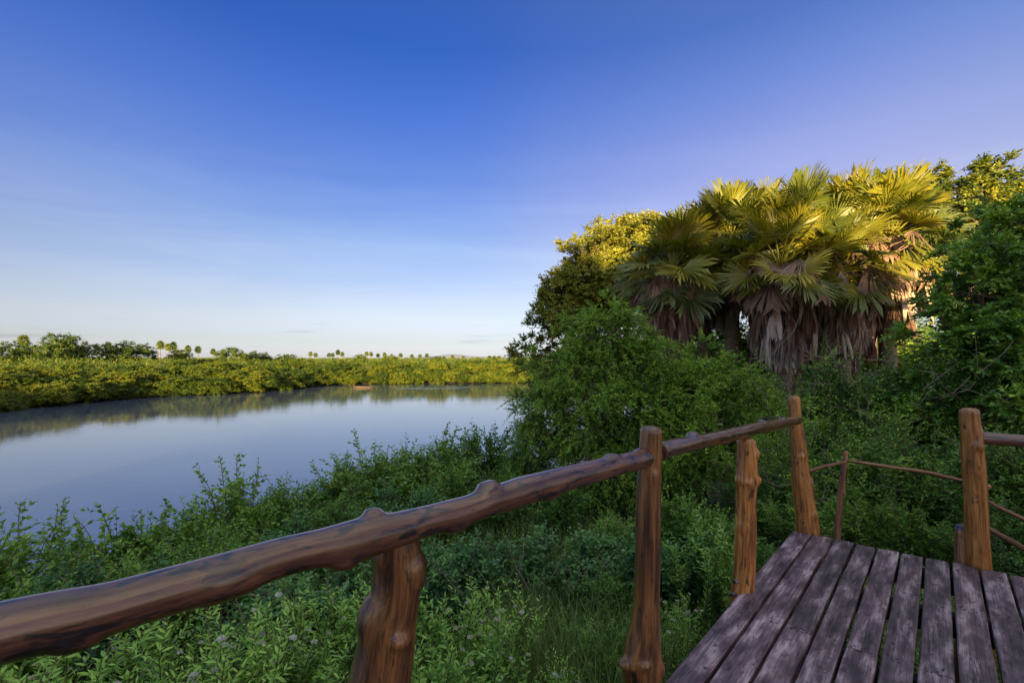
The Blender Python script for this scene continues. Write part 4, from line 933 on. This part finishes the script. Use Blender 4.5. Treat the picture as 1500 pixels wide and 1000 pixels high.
for i, (px, top, d) in enumerate([(35, 491, 150), (158, 501, 170), (235, 499, 190), (246, 503, 215), (254, 501, 180), (275, 506, 230), (290, 507, 190), (313, 511, 210), (455, 515, 260), (462, 517, 270), (482, 517, 280),
        (487, 517, 290), (495, 512.5, 250), (501, 515.5, 260), (537, 515, 260), (544, 515.5, 270), (554, 517.5, 280), (563, 516.5, 275), (587, 517.5, 265), (603, 519, 280), (615, 519, 300), (625, 518, 270), (663, 520, 290),
        (679, 521, 300), (717, 521, 270), (724, 521, 280), (731, 521, 275), (750, 522, 280), (756, 522, 285), (761, 521, 270), (768, 523, 290), (776, 523, 300), (650, 522, 310), (700, 523, 320)]):
    p_ = at(px, top, d); g = gz(p_[0], p_[1]); s = (p_[2] - g) / 12.6
    o = bpy.data.objects.new('distant_palm', FP[i % 4]); COL.objects.link(o); o.location = (p_[0], p_[1], g); o.rotation_euler = (0, 0, rb.uniform(0, 6.28)); o.scale = (max(s, .8) * .85,) * 2 + (s,)
    tag(o, {0: 'tall lone distant palm near the left edge above the far bank', 2: 'tallest distant palm of the group left of the river bend', 12: 'tallest distant palm right of the dark river bend'}.get(i, 'small distant palm standing above the far bank bushes on the horizon'), 'palm tree', 'distant palms')
FT = [bush(400 + i, [(0, 0, 6.5, 4.2, 3.6, 2.2, 90), (-2.6, 0, 5.2, 2.4, 2.2, 1.6, 50), (2.7, .5, 5.4, 2.5, 2.2, 1.7, 50), (.4, -.5, 3.0, 3.4, 3, 2.0, 60), (-1, 0, 1.2, 3.0, 3, 1.5, 50)], .42, .22, clump=.9).mesh('tree', [M['bank']]) for i in range(3)]
for i, (px, top, d, w, lab) in enumerate([(92, 489, 130, .95, 'tallest spreading tree on the far bank near the left edge'), (20, 503, 140, 1.3, 'dark low tree beside the lone palm at the left edge'), (56, 506, 150, 1.3, 'low tree between the lone palm and the tallest spreading tree'),
        (134, 504, 140, 1.2, 'rounded tree right of the tallest spreading tree'), (190, 503, 150, 1.7, 'wide rounded tree left of the distant palm pair'), (263, 512, 170, 1.2, 'rounded tree behind the distant palm group'), (339, 509, 170, 1.1, 'tree with brownish top right of the distant palm group'),
        (375, 516, 190, 1.6, 'low wide tree right of the brownish topped tree'), (421, 519, 200, 1.6, 'low tree above the dark river bend'), (527, 519, 220, 1.0, 'small tree beside two distant palms near the middle'),
        (572, 520, 240, 1.5, 'low wide tree right of the pair of distant palms'), (640, 522, 240, 1.6, 'low tree above the far bank in the middle distance'), (722, 523, 250, 1.2, 'low tree among palms left of the golden tree')]):
    p_ = at(px, top, d); g = gz(p_[0], p_[1]); s = (p_[2] - g) / 8.9
    o = bpy.data.objects.new('distant_tree', FT[i % 3]); COL.objects.link(o); o.location = (p_[0], p_[1], g); o.rotation_euler = (0, 0, rb.uniform(0, 6.28)); o.scale = (s * w, s * w, s); tag(o, lab, 'tree', 'distant trees')
wl = MB(); nW = 3600
dW = 95 + 900 * rb.uniform(0, 1, nW) ** 1.6; pW = rb.uniform(-120, 900, nW); XW = np.column_stack([(pW - 750) / F * dW, dW]); ok = ~inside(XW) & (seg_dist(XW, FAR) > 25) & (seg_dist(XW, NEAR) > 25); XW = XW[ok]
dR = rb.uniform(30, 110, 700); pR = rb.uniform(930, 1750, 700); XR = np.column_stack([(pR - 750) / F * dR, dR]); XR = XR[~inside(XR) & (seg_dist(XR, NEAR) > 4)]
XW = np.concatenate([XW, XR])
for (lo_, hi_, nr_, sz_) in ((0, 190, 13, .38), (190, 420, 7, .75), (420, 1e9, 5, 1.4)):
    Xs = XW[(XW[:, 1] >= lo_) & (XW[:, 1] < hi_)]
    for j in range(nr_):
        Cw = np.column_stack([Xs + rb.normal(0, 1.7, Xs.shape), ground(Xs) + rb.uniform(1.2, 4.4, len(Xs))]); Uw = rdir(len(Cw), rb) + (0, 0, .4)
        sprays(wl, None, Cw, Uw, 1.2 + sz_, 9, sz_, sz_ * .55, rb, .1, LEAF4, .2, rb.uniform(.1, .7, len(Cw)), .4)
tag(wl.build('far_woodland', M['bank']), 'flat green woodland reaching to the horizon behind the far bank', 'woodland', kind='stuff')

print('BUSHES', cnt)
# boat under way and its wake
boat = empty('motor_boat', (at(531, 568, 102)[0], 102, WATER)); tag(boat, 'small low yellow sided boat crossing the river before the far bank', 'boat')
def hull_mesh():
    n = 15; mb = MB(); u = np.linspace(0, 1, n); x = -2.4 + 4.8 * u
    half = .72 * np.clip(np.minimum((u + .02) * 3.2, 1), 0, 1) ** .6 * np.where(u > .9, .92, 1); sheer = .48 + .30 * (1 - u) ** 2.5
    prof = [(0, -.12), (.75, -.10), (.95, .25), (1, 1.0)]
    rows = []
    for sx in (-1, 1):
        for (f, z) in prof: rows.append(np.stack([x, sx * half * f, np.where(z == 1.0, sheer, z * np.ones(n))], 1))
    V = np.stack(rows, 0); k = np.arange(n - 1)
    for b in (0, 4):
        for j in range(3):
            a = (b + j) * n; c = (b + j + 1) * n
            mb.add(V.reshape(-1, 3), np.stack([a + k, a + k + 1, c + k + 1, c + k], 1), mat=0)
        a = (b + 2) * n; c = (b + 3) * n; kk = k[3:11]; off_ = np.array([0, -.004 if b == 0 else .004, 0]); mb.add(V.reshape(-1, 3) + off_, np.stack([a + kk, a + kk + 1, c + kk + 1, c + kk], 1), mat=1)
    mb.add(V.reshape(-1, 3), [[0 * n + n - 1, 1 * n + n - 1, 2 * n + n - 1, 3 * n + n - 1], [4 * n + n - 1, 5 * n + n - 1, 6 * n + n - 1, 7 * n + n - 1]], mat=0)
    fl = np.concatenate([np.stack([x, -half * .93, .12 + 0 * x], 1), np.stack([x, half * .93, .12 + 0 * x], 1)]); mb.add(fl, np.stack([k, k + 1, n + k + 1, n + k], 1), mat=0)
    return mb
M['boatred'] = plain_mat('boat_hull', (.065, .034, .026), .6); M['boatyellow'] = plain_mat('boat_side', (.125, .092, .028), .7); boat.scale = (.8, .75, .5)
hull_mesh().build('hull', [M['boatred'], M['boatyellow']], boat)
def boat_box(name, x0, x1, y, z0, z1, m):
    mb = MB(); c = [(a, b, z) for z in (z0, z1) for a, b in ((x0, -y), (x1, -y), (x1, y), (x0, y))]
    mb.add(c, [[0, 3, 2, 1], [4, 5, 6, 7], [0, 1, 5, 4], [1, 2, 6, 5], [2, 3, 7, 6], [3, 0, 4, 7]]); return mb.build(name, m, boat)
for xx in (-.6, .5, 1.4): boat_box('thwart', xx - .12, xx + .12, .6, .30, .36, M['boatyellow'])
boat_box('outboard_motor', 2.42, 2.68, .14, .05, .85, M['joist'])
wk = MB()
for (x0, x1, y0, h, wd_) in [(2.9, 30, 0.5, .07, .5), (3.2, 22, -1.6, .06, .5), (-9, -3.0, .6, .05, .5), (-12, -6, -.9, .04, .4)]:
    n = 60; u = np.linspace(0, 1, n); xx = x0 + (x1 - x0) * u; yy = y0 + (1 if y0 > 0 else -1) * u * 2.2 + .12 * np.sin(u * 40); env = np.sin(PI * u) ** .5 * h
    a = np.stack([xx, yy - wd_, 0 * xx - .01], 1); b = np.stack([xx, yy, env], 1); c = np.stack([xx, yy + wd_, 0 * xx - .01], 1); k = np.arange(n - 1)
    wk.add(np.concatenate([a, b, c]), np.concatenate([np.stack([k, k + 1, n + k + 1, n + k], 1), np.stack([n + k, n + k + 1, 2 * n + k + 1, 2 * n + k], 1)]))
o = wk.build('water_wake', M['water'], smooth=True); o.location = boat.location; tag(o, kind='structure')

# unseen trees added behind the viewer to shade the deck and palms
back = [(-64, -87, 13.6), (-58, -86, 13.9), (-52.5, -87, 13.4), (-47, -86, 12.6), (-16, -46, 13.5), (-11, -44, 13.4), (-6, -46, 13.6), (-1.5, -44.5, 13.4), (3, -46, 14.2), (7, -44.5, 13.3), (10.6, -45, 10.3), (13.8, -44, 8.6), (17, -46, 8.2), (21, -45, 8.4), (25, -46, 9.0),
        (-13.5, -51, 14), (-8.5, -52, 14), (-3.8, -51, 14.2), (.8, -52, 14), (5, -51, 14.4), (9, -52, 12.2), (12.2, -51, 9.7), (15.4, -52, 8.8), (19, -51, 8.8), (23, -52, 9.2), (8.2, -40, 11.6), (2.0, -40, 11), (14.8, -40, 7.8), (-4, -40, 11), (20, -40, 8)]
bt = make_tree('broadleaf_tree', M['shrub'], 60, [(0, 0, 7.2, 3.0, 2.6, 2.4, 200, 0), (-1.8, 0, 5.6, 2.0, 2, 1.8, 120, 0), (1.8, 0, 5.4, 2.0, 2, 1.8, 120, 0), (0, 0, 4.0, 3.0, 2.4, 1.8, 140, 0), (-1.2, 0, 2.0, 2.4, 2, 1.8, 110, 0), (1.2, 0, 1.8, 2.4, 2, 1.8, 110, 0)], 3, .22, .30, .18, per=7, m=7, clump=.6)
hb = max(v.co.z for v in [c for c in bt.children if c.name.startswith('crown')][0].data.vertices)
for i, (x, y, h) in enumerate(back):
    x += -7.8 if y > -60 else -14
    o = bt if i == 0 else copy_tree(bt, (0, 0, 0)); s_ = (h + 1.35) / hb
    o.location = (x, y, gz(x, y)); o.scale = (max(s_, .9),) * 2 + (s_,); o.rotation_euler = (0, 0, i * 1.3); tag(o, 'unseen broad leafy tree added behind the deck for its shade', 'tree', 'added shade trees behind the deck')

# ------------------------------------------------------------------ light, sky, camera
SUN_DIR = nrm(np.array([-.08, -1.0, math.tan(math.radians(6.0))]))
W = bpy.data.worlds.new('World'); SC.world = W; W.use_nodes = True
nt = W.node_tree; nt.nodes.clear(); L = nt.links.new
N = lambda t, **k: _nd(nt, t, **k)
out = N('ShaderNodeOutputWorld'); bg = N('ShaderNodeBackground', Strength=.075)
sky = N('ShaderNodeTexSky', sky_type='NISHITA'); sky.sun_disc = False
sky.sun_elevation = math.radians(6.0); sky.sun_rotation = math.atan2(SUN_DIR[0], SUN_DIR[1])
sky.altitude = 100; sky.air_density = 1.0; sky.dust_density = .2; sky.ozone_density = 4.0
# clear tropical air: deeper blue higher up, pale and slightly pink at the horizon
tc = N('ShaderNodeTexCoord'); sx = N('ShaderNodeSeparateXYZ'); L(tc.outputs['Generated'], sx.inputs[0])
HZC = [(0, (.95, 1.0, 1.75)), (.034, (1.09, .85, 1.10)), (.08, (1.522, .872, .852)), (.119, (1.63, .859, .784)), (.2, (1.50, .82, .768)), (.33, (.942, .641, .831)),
       (.45, (.621, .559, .906)), (.53, (.40, .47, .868)), (.60, (.45, .50, .88)), (.72, (4.0, 2.3, 1.6)), (.85, (9.0, 4.9, 3.0)), (1.0, (12, 6.0, 3.6))]  # upper stops brighten and warm the unseen zenith as added fill light
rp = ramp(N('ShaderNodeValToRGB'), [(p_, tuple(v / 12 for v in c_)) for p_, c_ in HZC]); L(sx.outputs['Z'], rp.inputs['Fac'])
mu = N('ShaderNodeVectorMath', operation='MULTIPLY'); L(sky.outputs[0], mu.inputs[0]); L(rp.outputs['Color'], mu.inputs[1])
sc2 = N('ShaderNodeVectorMath', operation='SCALE'); sc2.inputs['Scale'].default_value = 12.0; L(mu.outputs[0], sc2.inputs[0])
# the violet side of the sky, toward +x
xf = N('ShaderNodeMath', operation='MULTIPLY_ADD'); L(sx.outputs['X'], xf.inputs[0]); xf.inputs[1].default_value = .5; xf.inputs[2].default_value = .5
vr = ramp(N('ShaderNodeValToRGB'), [(p_, tuple(v / 3 for v in c_)) for p_, c_ in [(.175, (1.38, 1.22, 1.16)), (.30, (1, 1, 1)), (.45, (1, 1, 1)), (.53, (1.40, 1.08, .94)), (.70, (2.45, 1.46, 1.06)), (.815, (3.2, 1.85, 1.22)), (.9, (3.2, 1.85, 1.22))]])
vr.color_ramp.interpolation = 'B_SPLINE'; L(xf.outputs[0], vr.inputs['Fac'])
vs = N('ShaderNodeVectorMath', operation='SCALE'); vs.inputs['Scale'].default_value = 3.0; L(vr.outputs['Color'], vs.inputs[0])
wv = N('ShaderNodeMapRange', clamp=True); L(sx.outputs['Z'], wv.inputs['Value']); wv.inputs['From Min'].default_value = .10; wv.inputs['From Max'].default_value = .36
vt = N('ShaderNodeMix', data_type='RGBA'); vt.inputs[6].default_value = (1, 1, 1, 1); L(vs.outputs[0], vt.inputs[7]); L(wv.outputs[0], vt.inputs['Factor'])
m2 = N('ShaderNodeVectorMath', operation='MULTIPLY'); L(sc2.outputs[0], m2.inputs[0]); L(vt.outputs[2], m2.inputs[1])
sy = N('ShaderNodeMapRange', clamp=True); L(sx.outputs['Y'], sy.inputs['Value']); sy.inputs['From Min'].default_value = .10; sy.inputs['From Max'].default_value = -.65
wt = N('ShaderNodeMix', data_type='RGBA'); wt.inputs[6].default_value = (1, 1, 1, 1); wt.inputs[7].default_value = (2.5, 2.1, 1.4, 1); L(sy.outputs[0], wt.inputs['Factor'])  # added fill: sky behind the viewer made brighter and warmer
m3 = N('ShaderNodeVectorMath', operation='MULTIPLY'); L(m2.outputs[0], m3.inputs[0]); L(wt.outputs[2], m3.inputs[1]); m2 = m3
# thin streaks of cloud low over the horizon and faint cirrus above
mpc = N('ShaderNodeMapping', Scale=(3.0, 3.0, 60.0)); L(tc.outputs['Generated'], mpc.inputs['Vector'])
nc = N('ShaderNodeTexNoise', Scale=1.6, Detail=4.0, Roughness=.55); L(mpc.outputs[0], nc.inputs['Vector'])
rc = ramp(N('ShaderNodeValToRGB'), [(.60, (0, 0, 0)), (.72, (1, 1, 1))]); L(nc.outputs['Fac'], rc.inputs['Fac'])
bz = ramp(N('ShaderNodeValToRGB'), [(.010, (0, 0, 0)), (.028, (1, 1, 1)), (.060, (.8, .8, .8)), (.095, (0, 0, 0))]); L(sx.outputs['Z'], bz.inputs['Fac'])
fc = N('ShaderNodeMath', operation='MULTIPLY'); L(rc.outputs['Color'], fc.inputs[0]); L(bz.outputs['Color'], fc.inputs[1])
f2 = N('ShaderNodeMath', operation='MULTIPLY'); L(fc.outputs[0], f2.inputs[0]); f2.inputs[1].default_value = .40
cm = N('ShaderNodeMix', data_type='RGBA', blend_type='MULTIPLY'); L(f2.outputs[0], cm.inputs['Factor']); L(m2.outputs[0], cm.inputs[6]); cm.inputs[7].default_value = (.55, .56, .66, 1)
mpd = N('ShaderNodeMapping', Scale=(1.2, 1.2, 9.0), Rotation=(0, .12, 0)); L(tc.outputs['Generated'], mpd.inputs['Vector'])
ndn = N('ShaderNodeTexNoise', Scale=1.5, Detail=6.0, Roughness=.6, Distortion=.4); L(mpd.outputs[0], ndn.inputs['Vector'])
rd_ = ramp(N('ShaderNodeValToRGB'), [(.45, (0, 0, 0)), (.75, (1, 1, 1))]); L(ndn.outputs['Fac'], rd_.inputs['Fac'])
bd = ramp(N('ShaderNodeValToRGB'), [(.05, (0, 0, 0)), (.16, (1, 1, 1)), (.25, (.7, .7, .7)), (.42, (0, 0, 0))]); L(sx.outputs['Z'], bd.inputs['Fac'])
fd = N('ShaderNodeMath', operation='MULTIPLY'); L(rd_.outputs['Color'], fd.inputs[0]); L(bd.outputs['Color'], fd.inputs[1])
f3 = N('ShaderNodeMath', operation='MULTIPLY'); L(fd.outputs[0], f3.inputs[0]); f3.inputs[1].default_value = .18
cd = N('ShaderNodeMix', data_type='RGBA', blend_type='ADD'); L(f3.outputs[0], cd.inputs['Factor']); L(cm.outputs[2], cd.inputs[6]); cd.inputs[7].default_value = (1.6, 1.5, 1.2, 1)
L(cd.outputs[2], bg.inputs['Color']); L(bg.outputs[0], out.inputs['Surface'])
sl = bpy.data.lights.new('sun', 'SUN'); sl.energy = 5.0; sl.angle = math.radians(.5); sl.color = (1.0, .70, .31)
so = bpy.data.objects.new('sun', sl); COL.objects.link(so); so.rotation_euler = Vector(SUN_DIR).to_track_quat('Z', 'Y').to_euler()
cam = bpy.data.cameras.new('camera'); co = bpy.data.objects.new('camera', cam); COL.objects.link(co); SC.camera = co
cam.sensor_width = 36; cam.lens = F / 1500 * 36; cam.shift_y = (HZ - 500) / 1500; cam.clip_start = .05; cam.clip_end = 9000
co.location = (0, 0, EYE); co.rotation_euler = (PI / 2, 0, 0)
SC.view_settings.view_transform = 'Standard'; SC.view_settings.look = 'None'; SC.view_settings.exposure = 2.0; SC.view_settings.gamma = 1
SC.cycles.use_denoising = True; SC.cycles.denoiser = 'OPENIMAGEDENOISE'; SC.cycles.denoising_input_passes = 'RGB_ALBEDO_NORMAL'; SC.cycles.denoising_prefilter = 'ACCURATE'; SC.cycles.max_bounces = 8; SC.cycles.diffuse_bounces = 3; SC.cycles.transmission_bounces = 4; SC.cycles.sample_clamp_indirect = 4
